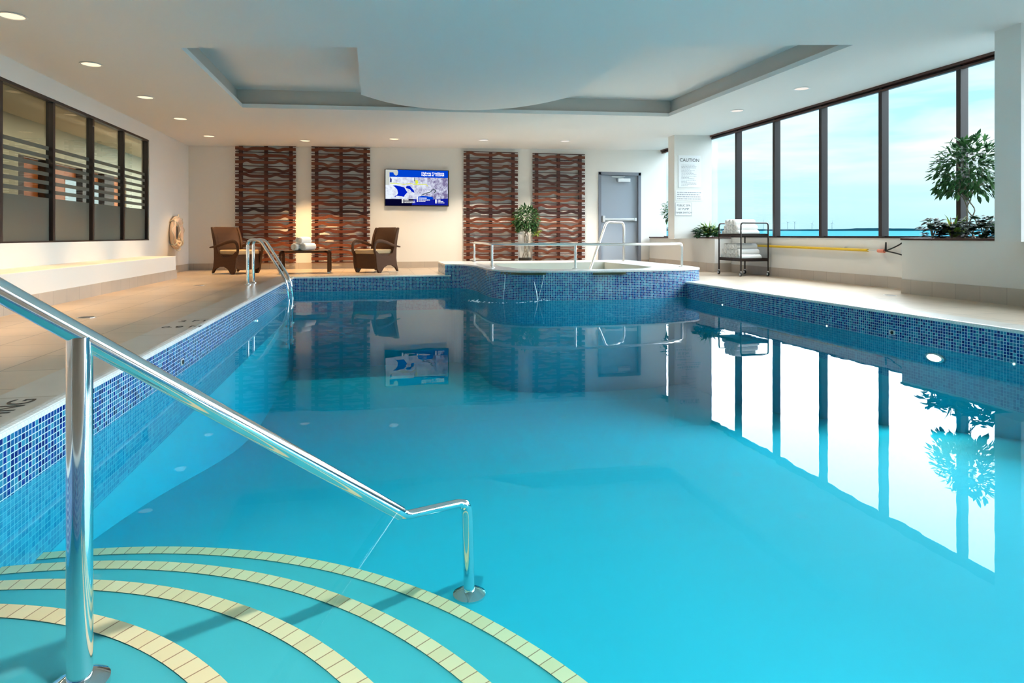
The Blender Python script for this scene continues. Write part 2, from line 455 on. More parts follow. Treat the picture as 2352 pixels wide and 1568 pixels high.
# left interior windows onto the hall
lm = [11.949, 10.872, 9.771, 8.665, 7.55, 6.45, 5.35, 4.27]
for i in range(len(lm)-1):
    y1, y0 = lm[i], lm[i+1]
    w = struct(MB().box(XL-.065, XL-.058, y0, y1, LZ0, LZ1).build('window_%d' % (len(mullions)+i), LGLASS))
    fl = MB(); fl.box(XL-.057, XL-.055, y0, y1, LZ0+.01, 1.17)
    for k in range(6):
        z = 1.17 + .104*(k+.52); fl.box(XL-.057, XL-.055, y0, y1, z, z+.046)
    fl.build('frosted_film', FILM, w)
    MB().box(XL-.09, XL-.012, y0-.028, y0+.028, LZ0, LZ1).build('mullion', FRAME, w)
    f = MB(); f.box(XL-.08, XL-.004, y0, y1, LZ1-.035, LZ1); f.box(XL-.08, XL-.004, y0, y1, LZ0, LZ0+.018)
    if i == 0: f.box(XL-.09, XL-.012, y1-.03, y1+.011, LZ0, LZ1)
    f.build('frame', FRAME, w)
# the hall behind the glass
HX = -5.5
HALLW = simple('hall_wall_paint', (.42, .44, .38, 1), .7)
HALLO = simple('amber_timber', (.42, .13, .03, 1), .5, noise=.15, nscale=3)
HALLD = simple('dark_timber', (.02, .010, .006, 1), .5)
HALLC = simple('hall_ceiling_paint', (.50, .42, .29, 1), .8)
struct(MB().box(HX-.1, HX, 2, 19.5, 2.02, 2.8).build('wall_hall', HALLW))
struct(MB().box(HX-.1, XL-.12, 2, 19.5, -.2, -.1).build('floor_hall', DECK))
struct(MB().box(HX-.1, XL-.12, 2, 19.5, 2.62, 2.7).build('ceiling_hall', HALLC))
struct(MB().box(HX-.1, XL-.12, 19.5, 19.6, -.1, 2.7).build('wall_hall_end', HALLW))
struct(MB().box(HX-.1, XL-.12, 1.9, 2, -.1, 2.7).build('wall_hall_near', HALLW))
struct(MB().box(HX-.1, HX, 2, 19.5, -.1, .9).build('wall_hall_base', HALLW))
def hy(px):
    u = (px-1176)/1450; return HX*(-u*math.sin(TH)+math.cos(TH))/(u*math.cos(TH)+math.sin(TH))
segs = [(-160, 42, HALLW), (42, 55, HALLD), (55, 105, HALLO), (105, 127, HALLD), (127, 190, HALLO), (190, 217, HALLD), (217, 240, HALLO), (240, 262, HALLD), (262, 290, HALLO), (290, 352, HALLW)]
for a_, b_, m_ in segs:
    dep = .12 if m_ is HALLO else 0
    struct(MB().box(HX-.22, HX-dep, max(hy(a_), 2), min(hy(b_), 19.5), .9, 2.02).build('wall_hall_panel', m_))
DAYW = emis('bright_daylight', (.62, .84, .95, 1), .9)
for k, (a_, b_) in enumerate(((166, 190), (220, 240))):
    struct(MB().box(HX-.115, HX-.105, hy(a_), hy(b_)-.02, 1.0, 1.79).build('window_%d' % (30+k), DAYW))

# back door
d = struct(MB().box(DX0+.07, DX1-.07, YB+.05, YB+.09, .01, DZ-.07).build('door_1', DOORP, bevel=.003))
f = MB(); f.box(DX0, DX0+.07, YB-.02, YB+.14, 0, DZ); f.box(DX1-.07, DX1, YB-.02, YB+.14, 0, DZ); f.box(DX0, DX1, YB-.02, YB+.14, DZ-.07, DZ)
f.build('door_frame', DOORF, d, bevel=.004)
h = MB(); h.box(DX0+.17, DX1-.16, YB-.01, YB+.02, 1.085, 1.14); h.build('push_bar', ALU, d, bevel=.008)
h = MB(); h.box(DX0+.10, DX0+.165, YB-.03, YB+.05, 1.05, 1.20); h.box(DX1-.165, DX1-.11, YB-.015, YB+.05, 1.075, 1.15); h.build('latch_case', ALU, d, bevel=.006)
h = MB(); h.box(5.80, 6.11, YB-.025, YB+.05, 2.02, 2.105); h.build('door_closer', ALU, d, bevel=.006)
h = MB(); h.tube([(5.95, YB+.0, 2.115), (5.62, YB-.05, 2.135)], .010, 8); h.tube([(5.62, YB-.05, 2.135), (5.97, YB-.03, 2.155)], .010, 8); h.build('closer_arm', ALU, d)

# bench along the left wall
b = thing('bench', 'long low white built-in bench along the wall under the tinted interior windows', 'bench', (-3.4, 8, 0))
def child(m_b, name, m, par, **k):
    """mesh given in world coordinates, parented to an unrotated empty"""
    o = m_b.build(name, m, par, **k)
    o.matrix_parent_inverse = Matrix.Translation(-Vector(par.location)); return o
child(MB().box(XL+.003, -3.235, YF+.01, 11.63, 0, .375), 'body', BENCH, b, bevel=.006)
child(MB().box(-3.236, -3.222, YF+.02, 11.645, 0, .147), 'base_tile', BASET, b)

# ------------------------------------------------------------------ pool
pool = thing('swimming_pool', 'large turquoise indoor swimming pool with blue mosaic waterline tiles', 'swimming pool', (1.7, 5, 0))
spa_w = [(1.30, 11.5), (1.50, 11.48), (1.68, 11.25), (1.76, 10.75), (1.765, 10.25), (1.79, 9.75), (1.90, 9.38), (2.12, 9.13), (2.50, 8.985), (3.0, 8.91), (3.45, 8.885), (3.95, 8.90), (4.40, 8.97), (4.75, 9.06), (5.02, 9.17), (5.19, 9.36), (5.30, 9.75), (5.34, 10.4), (5.34, 12.75)]
spa_c = [Vector(p) for p in catmull([(x, y, 0) for x, y in spa_w], 5)]
ic = min(range(len(spa_c)), key=lambda i: abs(spa_c[i].x-PR) + (9 if spa_c[i].y > 9.6 else 0))
outline = [(PL, PF)] + [(p.x, p.y) for p in spa_c[:ic+1]]           # far edge then spa front
outline[-1] = (PR, outline[-1][1])
poly = [(PL, PN)] + outline + [(PR, PN)]                             # clockwise outline of the water
def strip(mbx, pts, z0, z1, u0=0., closed=False, zf=None):
    u = u0; k = len(pts)
    for i in range(k if closed else k-1):
        a, bb = pts[i], pts[(i+1) % k]
        L = math.hypot(bb[0]-a[0], bb[1]-a[1])
        mbx.face([(a[0], a[1], z0), (bb[0], bb[1], z0), (bb[0], bb[1], z1), (a[0], a[1], z1)], [(u, z0), (u+L, z0), (u+L, z1), (u, z1)])
        u += L
    return u
walls = [(PL, PN), (PL, PF), (1.32, PF)]
w = MB(); strip(w, walls, -.26, -.012); strip(w, [(PR, outline[-1][1]+.05), (PR, PN), (PL, PN)], -.26, -.012, 3.1)
child(w, 'mosaic_band', MOS, pool, fix=False)
w = MB(); strip(w, walls, -.62, -.26); strip(w, [(PR, outline[-1][1]+.05), (PR, PN), (PL, PN)], -.62, -.26, 3.1)
child(w, 'underwater_tiles', MOSL, pool, fix=False)
def fz(y):
    t = min(max((y-2.0)/6.5, 0), 1); return -.645 - .95*t*t*(3-2*t)
w = MB(); strip(w, walls, -1.7, -.62); strip(w, [(PR, 9.2), (PR, PN), (PL, PN)], -1.7, -.62)
ys = [PN+(PF+.3-PN)*i/36 for i in range(37)]
for a, c in zip(ys, ys[1:]): w.face([(PL-.05, a, fz(a)), (PR+.05, a, fz(a)), (PR+.05, c, fz(c)), (PL-.05, c, fz(c))])
child(w, 'basin', PLASTER, pool, fix=False)
# coping: stone strip and rounded white mosaic lip
c = MB()
c.box(PL-.30, PL-.045, PN-.25, PF+.30, -.06, .003); c.box(PL-.045, 1.33, PF+.045, PF+.30, -.06, .003)
c.box(PR+.045, PR+.30, PN-.25, 9.7, -.06, .003); c.box(PL-.045, PR+.045, PN-.25, PN-.045, -.06, .003)
child(c, 'coping', COPE, pool)
c = MB()
def lip(p, q, nrm):
    L = math.hypot(q[0]-p[0], q[1]-p[1]); prof = [(-.046, .004), (-.02, .005), (-.002, .001), (.006, -.010), (.006, -.024), (0, -.026)]; s = 0
    for (a, za), (b2, zb) in zip(prof, prof[1:]):
        ds = math.hypot(b2-a, zb-za)
        f = lambda P, o, z: (P[0]+nrm[0]*o, P[1]+nrm[1]*o, z)
        c.face([f(p, a, za), f(q, a, za), f(q, b2, zb), f(p, b2, zb)], [(0, s), (L, s), (L, s+ds), (0, s+ds)]); s += ds
lip((PL, PN-.04), (PL, PF+.04), (1, 0)); lip((PL-.04, PF), (1.4, PF), (0, -1)); lip((PR, 9.12), (PR, PN-.04), (-1, 0)); lip((PL, PN), (PR, PN), (0, 1))
child(c, 'coping_lip', MOSW, pool, smooth=True, fix=False)
# water body
w = MB(); n = len(poly)
cx_, cy_ = 1.7, 5.
def grow(p):
    x, y = p
    return (x + (-.03 if x <= PL+.001 else (.03 if x >= PR-.001 else 0)), y + (-.03 if y <= PN+.001 else (.04 if y > 8 else 0)))
gp = [grow(p) for p in poly]
w.raw([(x, y, WZ) for x, y in gp]+[(x, y, -1.9) for x, y in gp], [tuple(range(n)), tuple(range(2*n-1, n-1, -1))] + [(i, n+i, n+(i+1) % n, (i+1) % n) for i in range(n)])
child(w, 'water', WATER, pool)
# curved entry steps with tan nosing tiles
def nosemat():
    m, nt, out = mat('tan_nosing')
    uv = N(nt, 'ShaderNodeTexCoord').outputs['UV']
    msk, rnd = grid_mask(nt, uv, .052, .07, 0, 4.5, 9.)
    cc = RAMP(nt, rnd, [(0, (.80, .62, .36)), (1, (.86, .70, .44))])
    cc = MIX(nt, msk, cc, (.40, .20, .10, 1))
    p = N(nt, 'ShaderNodeBsdfPrincipled', {'Base Color': cc, 'Roughness': .5}); nt.links.new(p.outputs[0], out.inputs[0]); return m
NOSE = nosemat()
prev = 0
for R, z in ((1.25, -.30), (1.56, -.40), (1.87, -.50), (2.17, -.595)):
    t = MB(); k = 40
    A = [(PL-.01+R*math.cos(PI/2*i/k), PN-.01+R*math.sin(PI/2*i/k)) for i in range(k+1)]
    pts = [(PL-.01, PN-.01)]+A
    t.prism([(x, y, -.75) for x, y in pts], (0, 0, z+.75))
    st = child(t, 'step', TREAD, pool)
    nb = MB()
    for i in range(k):
        a0, a1 = PI/2*i/k, PI/2*(i+1)/k
        q = lambda r, a, zz: (PL+r*math.cos(a), PN+r*math.sin(a), zz)
        nb.face([q(R-.055, a0, z+.003), q(R+.003, a0, z+.003), q(R+.003, a1, z+.003), q(R-.055, a1, z+.003)], [(R*a0, 0), (R*a0, .05), (R*a1, .05), (R*a1, 0)])
        nb.face([q(R+.003, a0, z+.003), q(R+.003, a0, z-.03), q(R+.003, a1, z-.03), q(R+.003, a1, z+.003)], [(R*a0, .05), (R*a0, .08), (R*a1, .08), (R*a1, .05)])
    no = nb.build('nosing', NOSE, st, fix=False); no.matrix_parent_inverse = Matrix.Identity(4)
# depth markings painted on the coping
text('marking', 'NO DIVING', .14, MARK, pool, (-1.475-1.7, 2.80-5, .0045), (0, 0, PI/2), extrude=.0003)
text('marking', '0.9 M', .13, MARK, pool, (-1.46-1.7, 5.40-5, .0045), (0, 0, 0), extrude=.0003)
text('marking', '3 FT', .13, MARK, pool, (-1.46-1.7, 5.75-5, .0045), (0, 0, 0), extrude=.0003)
text('marking', '0.9 M', .12, MARK, pool, (-.95-1.7, 11.66-5, .0045), (0, 0, 0), extrude=.0003)
# lamps and fittings set in the pool walls
lab = 'round underwater pool lamp glowing on the right pool wall'
ul = thing('pool_lamp', lab, 'pool lamp', (PR, 4.575, -.345)); ul.scale = (1, 1.15, .45)
MB().lathe([(.085, 0), (.085, -.02), (.07, -.024)], axis='X', n=24).build('bezel', SATIN, ul)
MB().lathe([(.066, -.022), (.05, -.032), (.0, -.036)], axis='X', n=24).build('lens', ULAMP, ul)
stars = [(PR, 3.887, -.262, 'tiny green star light in the right pool wall, nearest the camera'), (PR, 5.924, -.255, 'tiny star light in the right pool wall, middle of three'),
         (PR, 8.007, -.251, 'tiny star light in the right pool wall, beside the hot tub'), (PL, 7.928, -.285, 'bright tiny star light in the left pool wall before the ladder')]
for x, y, z, l in stars:
    sg = -1 if x > 0 else 1
    s_ = thing('star_light', l, 'pool light', (x, y, z), group='star lights at the waterline')
    MB().lathe([(.017, 0), (.017, .004*sg), (.013, .006*sg)], axis='X', n=16).build('rim', SATIN, s_)
    MB().lathe([(.008, .005*sg), (.005, .009*sg), (0, .010*sg)], axis='X', n=12).build('lens', ULED, s_)
for x, y, z, l in ((PR, 5.047, -.195, 'white square return fitting in the right pool wall mosaic'), (PL, 4.924, -.185, 'white square return fitting in the left pool wall mosaic')):
    sg = -1 if x > 0 else 1
    f_ = thing('return_fitting', l, 'pool fitting', (x, y, z), group='return fittings')
    MB().box(0, .006*sg, -.035, .035, -.022, .022).build('plate', ALU, f_, bevel=.003)
    MB().lathe([(.016, .006*sg), (.016, .010*sg), (.004, .010*sg)], axis='X', n=14).build('nozzle', BLACK, f_)

# ------------------------------------------------------------------ hot tub
RIM = .20
tub = thing('hot_tub', 'raised hot tub faced with blue mosaic and topped by a white rim', 'hot tub', (3.3, 10.7, 0))
front = [(p.x, p.y) for p in spa_c]
body = MB(); strip(body, front, -.24, RIM-.02); ub = MB(); strip(ub, front, -.62, -.24); ub2 = MB(); strip(ub2, front, -1.8, -.62)
body.face([(front[-1][0], front[-1][1], -.05), (1.30, 12.75, -.05), (1.30, 12.75, RIM-.02), (front[-1][0], front[-1][1], RIM-.02)])
body.face([(1.30, 12.75, -.05), (1.30, 11.5, -.05), (1.30, 11.5, RIM-.02), (1.30, 12.75, RIM-.02)], [(0, -.05), (1.25, -.05), (1.25, .18), (0, .18)])
child(ub, 'underwater_tiles', MOSL, tub, fix=False, smooth=True); child(ub2, 'basin_wall', PLASTER, tub, fix=False, smooth=True)
child(body, 'mosaic_wall', MOS, tub, fix=False, smooth=True)
inner = [(2.20, 11.55), (2.12, 10.6), (2.25, 9.75), (2.62, 9.40), (3.1, 9.28), (3.7, 9.26), (4.2, 9.36), (4.55, 9.75), (4.52, 10.8), (4.47, 11.77)]
rim = MB()
import bmesh
def ring_top(outer, innr, z):
    bm = bmesh.new()
    vo = [bm.verts.new((x, y, z)) for x, y in outer]; vi = [bm.verts.new((x, y, z)) for x, y in innr]
    eo = [bm.edges.new((vo[i], vo[(i+1) % len(vo)])) for i in range(len(vo))]
    ei = [bm.edges.new((vi[i], vi[(i+1) % len(vi)])) for i in range(len(vi))]
    bmesh.ops.triangle_fill(bm, edges=eo+ei, use_beauty=True)
    vs = [v.co.copy() for v in bm.verts]; bm.verts.index_update()
    fs = [[v.index for v in f.verts] for f in bm.faces]; bm.free(); return vs, fs
oc = [(x + (-.012 if i < 40 and y > 9.5 and x < 2 else 0), y-(.012 if y < 9.6 else 0)) for i, (x, y) in enumerate(front)] + [(1.29, 12.75)]
vs, fs = ring_top(oc, inner, RIM)
for f in fs: rim.face([vs[i] for i in f], [(vs[i].x, vs[i].y) for i in f])
u = 0
for i in range(len(oc)-1):
    a, c2 = oc[i], oc[i+1]; L = math.hypot(c2[0]-a[0], c2[1]-a[1])
    rim.face([(a[0], a[1], RIM), (c2[0], c2[1], RIM), (c2[0], c2[1], RIM-.026), (a[0], a[1], RIM-.026)], [(u, 0), (u+L, 0), (u+L, .0254), (u, .0254)]); u += L
a = oc[-1]; c2 = oc[0]
rim.face([(a[0], a[1], RIM), (c2[0], c2[1], RIM), (c2[0], c2[1], RIM-.026), (a[0], a[1], RIM-.026)], [(0, 0), (1.25, 0), (1.25, .0254), (0, .0254)])
child(rim, 'rim', MOSW, tub, fix=True)
basin = MB(); strip(basin, inner+[inner[0]], -.5, RIM-.001)
basin.face([(x, y, -.5) for x, y in inner])
child(basin, 'basin', simple('spa_shell', (.74, .73, .66, 1), .5), tub)
sw = MB(); n = len(inner); ctr = (3.4, 10.4)
gi = [(ctr[0]+(x-ctr[0])*1.01, ctr[1]+(y-ctr[1])*1.01) for x, y in inner]
sw.raw([(x, y, .0) for x, y in gi]+[(x, y, -.55) for x, y in gi], [tuple(range(n)), tuple(range(2*n-1, n-1, -1))] + [(i, n+i, n+(i+1) % n, (i+1) % n) for i in range(n)])
child(sw, 'water', SPAW, tub)
# spillways set flush in the front wall
def front_at(xq):
    best = None
    for p, q in zip(front, front[1:]):
        if q[1] < 9.6 and (p[0]-xq)*(q[0]-xq) <= 0 and p[0] != q[0]:
            t = (xq-p[0])/(q[0]-p[0]); best = p[1]+(q[1]-p[1])*t
    return best
SPL = simple('weathered_bronze', (.16, .17, .10, 1), .45, .3)
for xa, xb in ((1.90, 2.20), (2.16, 2.50), (3.20, 3.72)):
    s_ = MB(); k = 6
    for i in range(k):
        x0, x1 = xa+(xb-xa)*i/k, xa+(xb-xa)*(i+1)/k
        y0, y1 = front_at(x0), front_at(x1)
        for z in (.140, .166):
            s_.prism([(x0, y0+.01, z), (x1, y1+.01, z), (x1, y1-.035, z), (x0, y0-.035, z)], (0, 0, .005))
        s_.prism([(x0, y0+.006, .145), (x1, y1+.006, .145), (x1, y1-.002, .145), (x0, y0-.002, .145)], (0, 0, .021))
    child(s_, 'spillway', SPL, tub)
ws = MB(); k, r = 10, 8
def sheetp(i, j):
    f = i/k; g = j/r
    xa = 1.93 - .05*g; xb = 2.46 - .11*g
    x = xa+(xb-xa)*f; y = (front_at(max(x, 1.99)) or 9.2) - .035 - .115*math.sqrt(g) - .004*math.sin(f*21)
    return (x, y, .142 + (WZ-.142)*g)
for i in range(k):
    for j in range(r): ws.face([sheetp(i, j), sheetp(i+1, j), sheetp(i+1, j+1), sheetp(i, j+1)])
child(ws, 'water_sheet', SHEET, tub, smooth=True)
FOAM = simple('foamy_water', (.75, .92, .97, 1), .15)
for i in (0, k):
    we = MB(); we.tube([sheetp(i, j) for j in range(r+1)], [.005-.002*j/r for j in range(r+1)], 6)
    child(we, 'water_stream', FOAM, tub, smooth=True)
we = MB(); we.tube([(2.30, front_at(2.3)-.13, .06), (2.33, front_at(2.33)-.15, -.10), (2.345, front_at(2.34)-.155, WZ)], [.003, .007, .010], 6)
child(we, 'water_stream', FOAM, tub, smooth=True)
fo = MB()
for _ in range(70):
    a = random.uniform(PI*.85, PI*2.1); rr = random.uniform(.75, 1.0)
    x, y = 1.95+math.cos(a)*.62*rr, 9.0+math.sin(a)*.42*rr
    if (front_at(min(max(x, 1.9), 4.5)) or 9) - .02 < y: continue
    w_ = random.uniform(.006, .022)
    fo.raw([(x-w_, y, WZ+.001), (x, y-w_*.35, WZ+.001), (x+w_, y, WZ+.001), (x, y+w_*.35, WZ+.001), (x, y, WZ+.006)], [(0, 1, 4), (1, 2, 4), (2, 3, 4), (3, 0, 4)])
o = child(fo, 'foam', FOAM, tub); o['kind'] = 'stuff'

# railing on the tub rim
rl = thing('safety_rail', 'low steel safety rail on four posts along the hot tub rim', 'railing', (3.3, 9.7, RIM))
RZ = .585
posts = [(1.985, 12.45), (1.913, 10.155), (3.086, 9.385), (5.06, 9.70)]
top = [(1.985, 12.45, RIM), (1.985, 12.45, RZ), (1.93, 10.8, RZ), (1.913, 10.155, RZ), (2.25, 9.66, RZ), (2.65, 9.45, RZ), (3.086, 9.385, RZ), (3.9, 9.37, RZ), (4.55, 9.47, RZ), (5.06, 9.70, RZ), (5.06, 9.70, RIM)]
mid = catmull(top[1:-1], 6)
path = fillet([top[0]] + [mid[0]] + mid[2:-2] + [mid[-1], top[-1]], .11)
child(MB().tube(path, .021, 14), 'top_rail', SATIN, rl, smooth=True)
for x, y in posts[1:3]: child(MB().tube([(x, y, RIM), (x, y, RZ)], .021, 14), 'post', SATIN, rl, smooth=True)
for x, y in posts: child(MB().lathe([(.052, RIM), (.052, RIM+.008), (.03, RIM+.016), (.022, RIM+.016)], (x, y, 0), 20), 'flange', SATIN, rl, smooth=True)
gr = thing('grab_rail', 'tall bent steel grab rail entering the hot tub in front of the door', 'grab rail', (4.6, 11.6, RIM))
p2 = (5.0, 12.15)
gpth = fillet([(3.32, 9.72, -.42), (4.30, 11.48, 1.0), (4.93, 11.95, 1.0), (5.0, 12.15, .98), (5.0, 12.15, RIM)], .14)
gpth = fillet([(3.45, 10.3, -.42), (4.42, 11.52, .985), (5.02, 12.10, .985), (5.02, 12.10, RIM)], .14)
child(MB().tube(gpth, .024, 14), 'rail', SATIN, gr, smooth=True)
child(MB().lathe([(.055, RIM), (.055, RIM+.008), (.03, RIM+.016)], (5.02, 12.10, 0), 20), 'flange', SATIN, gr, smooth=True)

# ------------------------------------------------------------------ foreground handrail
hr = thing('handrail', 'polished steel handrail sloping down into the water above the curved steps', 'handrail', (-.644, 1.6, -.30))
dv = Vector((.717, .603, -.716)); P0 = Vector((-.644, 1.6, .496))
pth = fillet([P0-dv*1.05, P0+dv*.99, P0+dv*1.055], .02)
main = [P0-dv*.95, P0+dv*1.0]
child(MB().tube([P0-dv*1.0, P0-dv*.3, P0, P0+dv*.5, P0+dv*1.03], .0228, 32), 'rail', CHROME, hr, smooth=True)
E_ = P0+dv*1.02
lo = fillet([E_, (.115, 2.245, -.262), (.352, 2.385, -.292), (.362, 2.39, -.66)], .05)
child(MB().tube(lo, [.016 if i < len(lo)*.62 else .021 for i in range(len(lo))], 20), 'lower_rail', CHROME, hr, smooth=True)
child(MB().lathe([(.062, -.662), (.062, -.645), (.045, -.636), (.024, -.632)], (.362, 2.39, 0), 32), 'flange', CHROME, hr, smooth=True)
child(MB().tube([(-.644, 1.6, -.30), (-.644, 1.6, .492)], .0258, 36), 'post', CHROME, hr, smooth=True)
child(MB().lathe([(.060, -.30), (.060, -.285), (.045, -.277), (.027, -.272)], (-.644, 1.6, 0), 32), 'flange', CHROME, hr, smooth=True)
child(MB().tube([P0-dv*1.0, (P0-dv*1.0)+Vector((-.05, -.04, -.03)), Vector((-1.45, .90, .9)), Vector((-1.45, .90, .0))], .0228, 24), 'upper_post', CHROME, hr, smooth=True)

# pool ladder
ld = thing('pool_ladder', 'steel pool ladder arching from the deck into the far left corner of the pool', 'ladder', (-1.76, 10.0, 0))
for yy in (9.78, 10.22):
    pt = fillet([(-1.765, yy, 0), (-1.765, yy, .66), (-1.60, yy, .665), (-1.235, yy, .06), (-1.20, yy, -.20), (-1.20, yy, -.95)], .16, 9)
    child(MB().tube(pt, .0215, 16), 'rail', CHROME, ld, smooth=True)
    child(MB().lathe([(.052, .002), (.052, .012), (.028, .02)], (-1.765, yy, 0), 20), 'flange', CHROME, ld, smooth=True)
for zz in (-.36, -.62, -.88): child(MB().box(-1.245, -1.165, 9.80, 10.20, zz-.012, zz+.012), 'tread', SATIN, ld, bevel=.006)
for yy in (9.78, 10.22):
    child(MB().tube([(-1.20, yy, -.12), (-1.33, yy, -.12)], .018, 12), 'wall_bumper', simple('white_rubber', (.7, .7, .68, 1), .6) if yy < 10 else bpy.data.materials['white_rubber'], ld)

# ------------------------------------------------------------------ wall panels of wavy slats
def panel(x0, x1, label, ph):
    z0, z1 = .128, .128+2.50
    p = thing('slat_panel', label, 'wall panel', ((x0+x1)/2, YB, 0), group='wavy timber wall panels')
    W = x1-x0; y = YB
    sl = MB(); rows = 17; dz = (z1-z0)/rows
    rnd = random.Random(ph)
    for r_ in range(rows):
        zc_ = z0+dz*(r_+.62)
        amp = rnd.choice((1, 1, -1, -1, .8, -.8))*.042; c1 = rnd.uniform(.12, .42); c2 = c1+.5 + rnd.uniform(-.06, .06); wd = rnd.uniform(.055, .085)
        fn = lambda t: amp*(math.exp(-((t-c1)/wd)**2) + math.exp(-((t-c2)/wd)**2))
        k = 40; h = .032; top_ = []; bot = []
        for i in range(k+1):
            t = i/k; xx = x0+W*t; zz = zc_+fn(t)
            top_.append((xx, y-.088, zz+h)); bot.append((xx, y-.088, zz-h))
        n0 = len(sl.v); sl.v += top_+bot+[(a, b2+.016, c_) for a, b2, c_ in top_+bot]; K = k+1
        def F(*ii): sl.f.append([n0+i for i in ii]); sl.uv.append(None)
        for i in range(k):
            F(K+i, K+i+1, i+1, i); F(2*K+i, 2*K+i+1, 3*K+i+1, 3*K+i); F(i, i+1, 2*K+i+1, 2*K+i); F(3*K+i, 3*K+i+1, K+i+1, K+i)
        F(0, 2*K, 3*K, K); F(k, K+k, 3*K+k, 2*K+k)
    q = child(sl, 'wavy_slats', WOODM, p)
    th = MB()
    for r_ in range(rows+1):
        zz = z0+dz*(r_+.08) + (.0 if r_ else .0)
        th.box(x0, x1, y-.082, y-.070, zz-.009, zz+.009)
    child(th, 'straight_slats', WOODM, p)
    for t in (.085, .50, .915):
        xx = x0+W*t; child(MB().box(xx-.036, xx+.036, y-.064, y-.004, z0+.01, z1+.005), 'batten', BATT, p)
panel(-2.823, -1.604, 'wavy slat timber wall panel behind the left wicker chair', 11)
panel(-1.285, -.047, 'dark wavy slat timber wall panel just left of the television', 23)
panel(2.03, 3.30, 'wavy slat timber wall panel just right of the television', 35)
panel(3.65, 4.935, 'wavy slat timber wall panel next to the grey door', 47)

# television
tv = thing('television', 'wall-mounted flat television showing a blue and grey road map', 'television', (.98, YB, 1.787))
MB().box(-.712, .712, -.10, -.05, -.408, .408).build('housing', BLACK, tv, bevel=.008)
MB().box(-.25, .25, -.05, 0, -.2, .2).build('wall_mount', BLACK, tv)
def scr(name, c, s=1.): return emis('screen_'+name, c, s*.55)
def tvmap():
    m, nt, out = mat('screen_map')
    tc = N(nt, 'ShaderNodeTexCoord').outputs['Object']
    a = N(nt, 'ShaderNodeTexNoise', {'Vector': tc, 'Scale': 9., 'Detail': 8., 'Roughness': .75}).outputs['Fac']
    sx = N(nt, 'ShaderNodeSeparateXYZ', {0: tc}).outputs[0]
    f = M(nt, 'ADD', a, M(nt, 'MULTIPLY', sx, -.16))
    cc = RAMP(nt, f, [(.34, (.16, .13, .26)), (.46, (.47, .48, .62)), (.62, (.70, .76, .84))])
    e = N(nt, 'ShaderNodeEmission', {'Color': cc, 'Strength': .55}); nt.links.new(e.outputs[0], out.inputs[0]); return m
sc_ = MB().box(-.69, .69, -.1015, -.10, -.385, .388).build('screen', scr('navy', (.006, .012, .30, 1), .9), tv)
def flat(name, pts, m, y=-.1025, d=.0008):
    """polygon on the screen; pixel coordinates of the enlarged view 2352x1411"""
    q = MB(); P = [((x-1150)/1715*1.414, y, (728-z)/1010*.826) for x, z in pts]
    q.prism(P, (0, d, 0)); return q.build(name, m, sc_)
flat('screen_map', [(310, 440), (1985, 440), (1985, 1005), (1560, 1035), (310, 1035)], tvmap())
flat('screen_banner', [(310, 245), (1985, 245), (1985, 440), (310, 440)], scr('blue', (.0, .075, .85, 1), .6))
flat('screen_corner', [(310, 1035), (1060, 1035), (1000, 1215), (310, 1215)], scr('black', (.002, .002, .03, 1), .6))
flat('screen_land', [(310, 245), (620, 245), (645, 300), (630, 380), (585, 405), (535, 370), (515, 315), (415, 315), (415, 660), (310, 660)], scr('pale', (.80, .84, .78, 1), .6), -.1032)
flat('screen_lake', [(500, 670), (580, 665), (690, 690), (800, 715), (890, 850), (820, 930), (800, 975), (720, 960), (600, 950), (560, 985), (545, 965), (610, 930), (640, 880), (620, 780), (560, 715)], scr('lake', (.0, .02, .75, 1), .6), -.1032)
flat('screen_lake', [(850, 700), (890, 675), (960, 680), (1060, 800), (1080, 865), (1000, 830), (960, 770), (860, 740)], bpy.data.materials['screen_lake'], -.1032)
flat('screen_lake', [(430, 440), (470, 500), (470, 585), (430, 585)], scr('dark', (.01, .01, .10, 1), 1.), -.1032)
flat('screen_lake', [(1180, 965), (1290, 940), (1560, 965), (1600, 1010), (1560, 1040), (1160, 1040)], bpy.data.materials['screen_blue'], -.1032)
for k_, seg in enumerate(([(430, 610), (560, 610), (800, 640), (980, 605), (1080, 640), (1390, 625), (1440, 680)], [(1260, 925), (1420, 860), (1500, 840), (1600, 750), (1660, 810), (1600, 870)])):
    for a_, b_ in zip(seg, seg[1:]):
        dx, dz_ = b_[0]-a_[0], b_[1]-a_[1]; L = math.hypot(dx, dz_); nx, nz = -dz_/L*9, dx/L*9
        flat('screen_road', [(a_[0]+nx, a_[1]+nz), (b_[0]+nx, b_[1]+nz), (b_[0]-nx, b_[1]-nz), (a_[0]-nx, a_[1]-nz)], scr('yellow', (.62, .68, .06, 1), 1.) if k_ == 0 and a_[0] == 430 else (bpy.data.materials['screen_yellow'] if k_ == 0 else scr('ink', (.02, .05, .04, 1), 1.)), -.1040)
flat('screen_road', [(1100, 520), (1160, 510), (1185, 580), (1140, 630), (1105, 600)], bpy.data.materials['screen_yellow'], -.1040)
flat('screen_road', [(1075, 445), (1095, 445), (1095, 550), (1075, 550)], bpy.data.materials['screen_ink'], -.1040)
WT = scr('white', (.9, .9, .92, 1), 1.1)
def scrtext(body, x, z, size, al='RIGHT'): text('screen_text', body, size, WT, sc_, ((x-1150)/1715*1.414, -.1040, (728-z)/1010*.826), (PI/2, 0, 0), al, .0004, .0010)
scrtext('Highway Conditions', 1885, 318, .062); scrtext('Reported at  10:50AM', 1885, 376, .056)
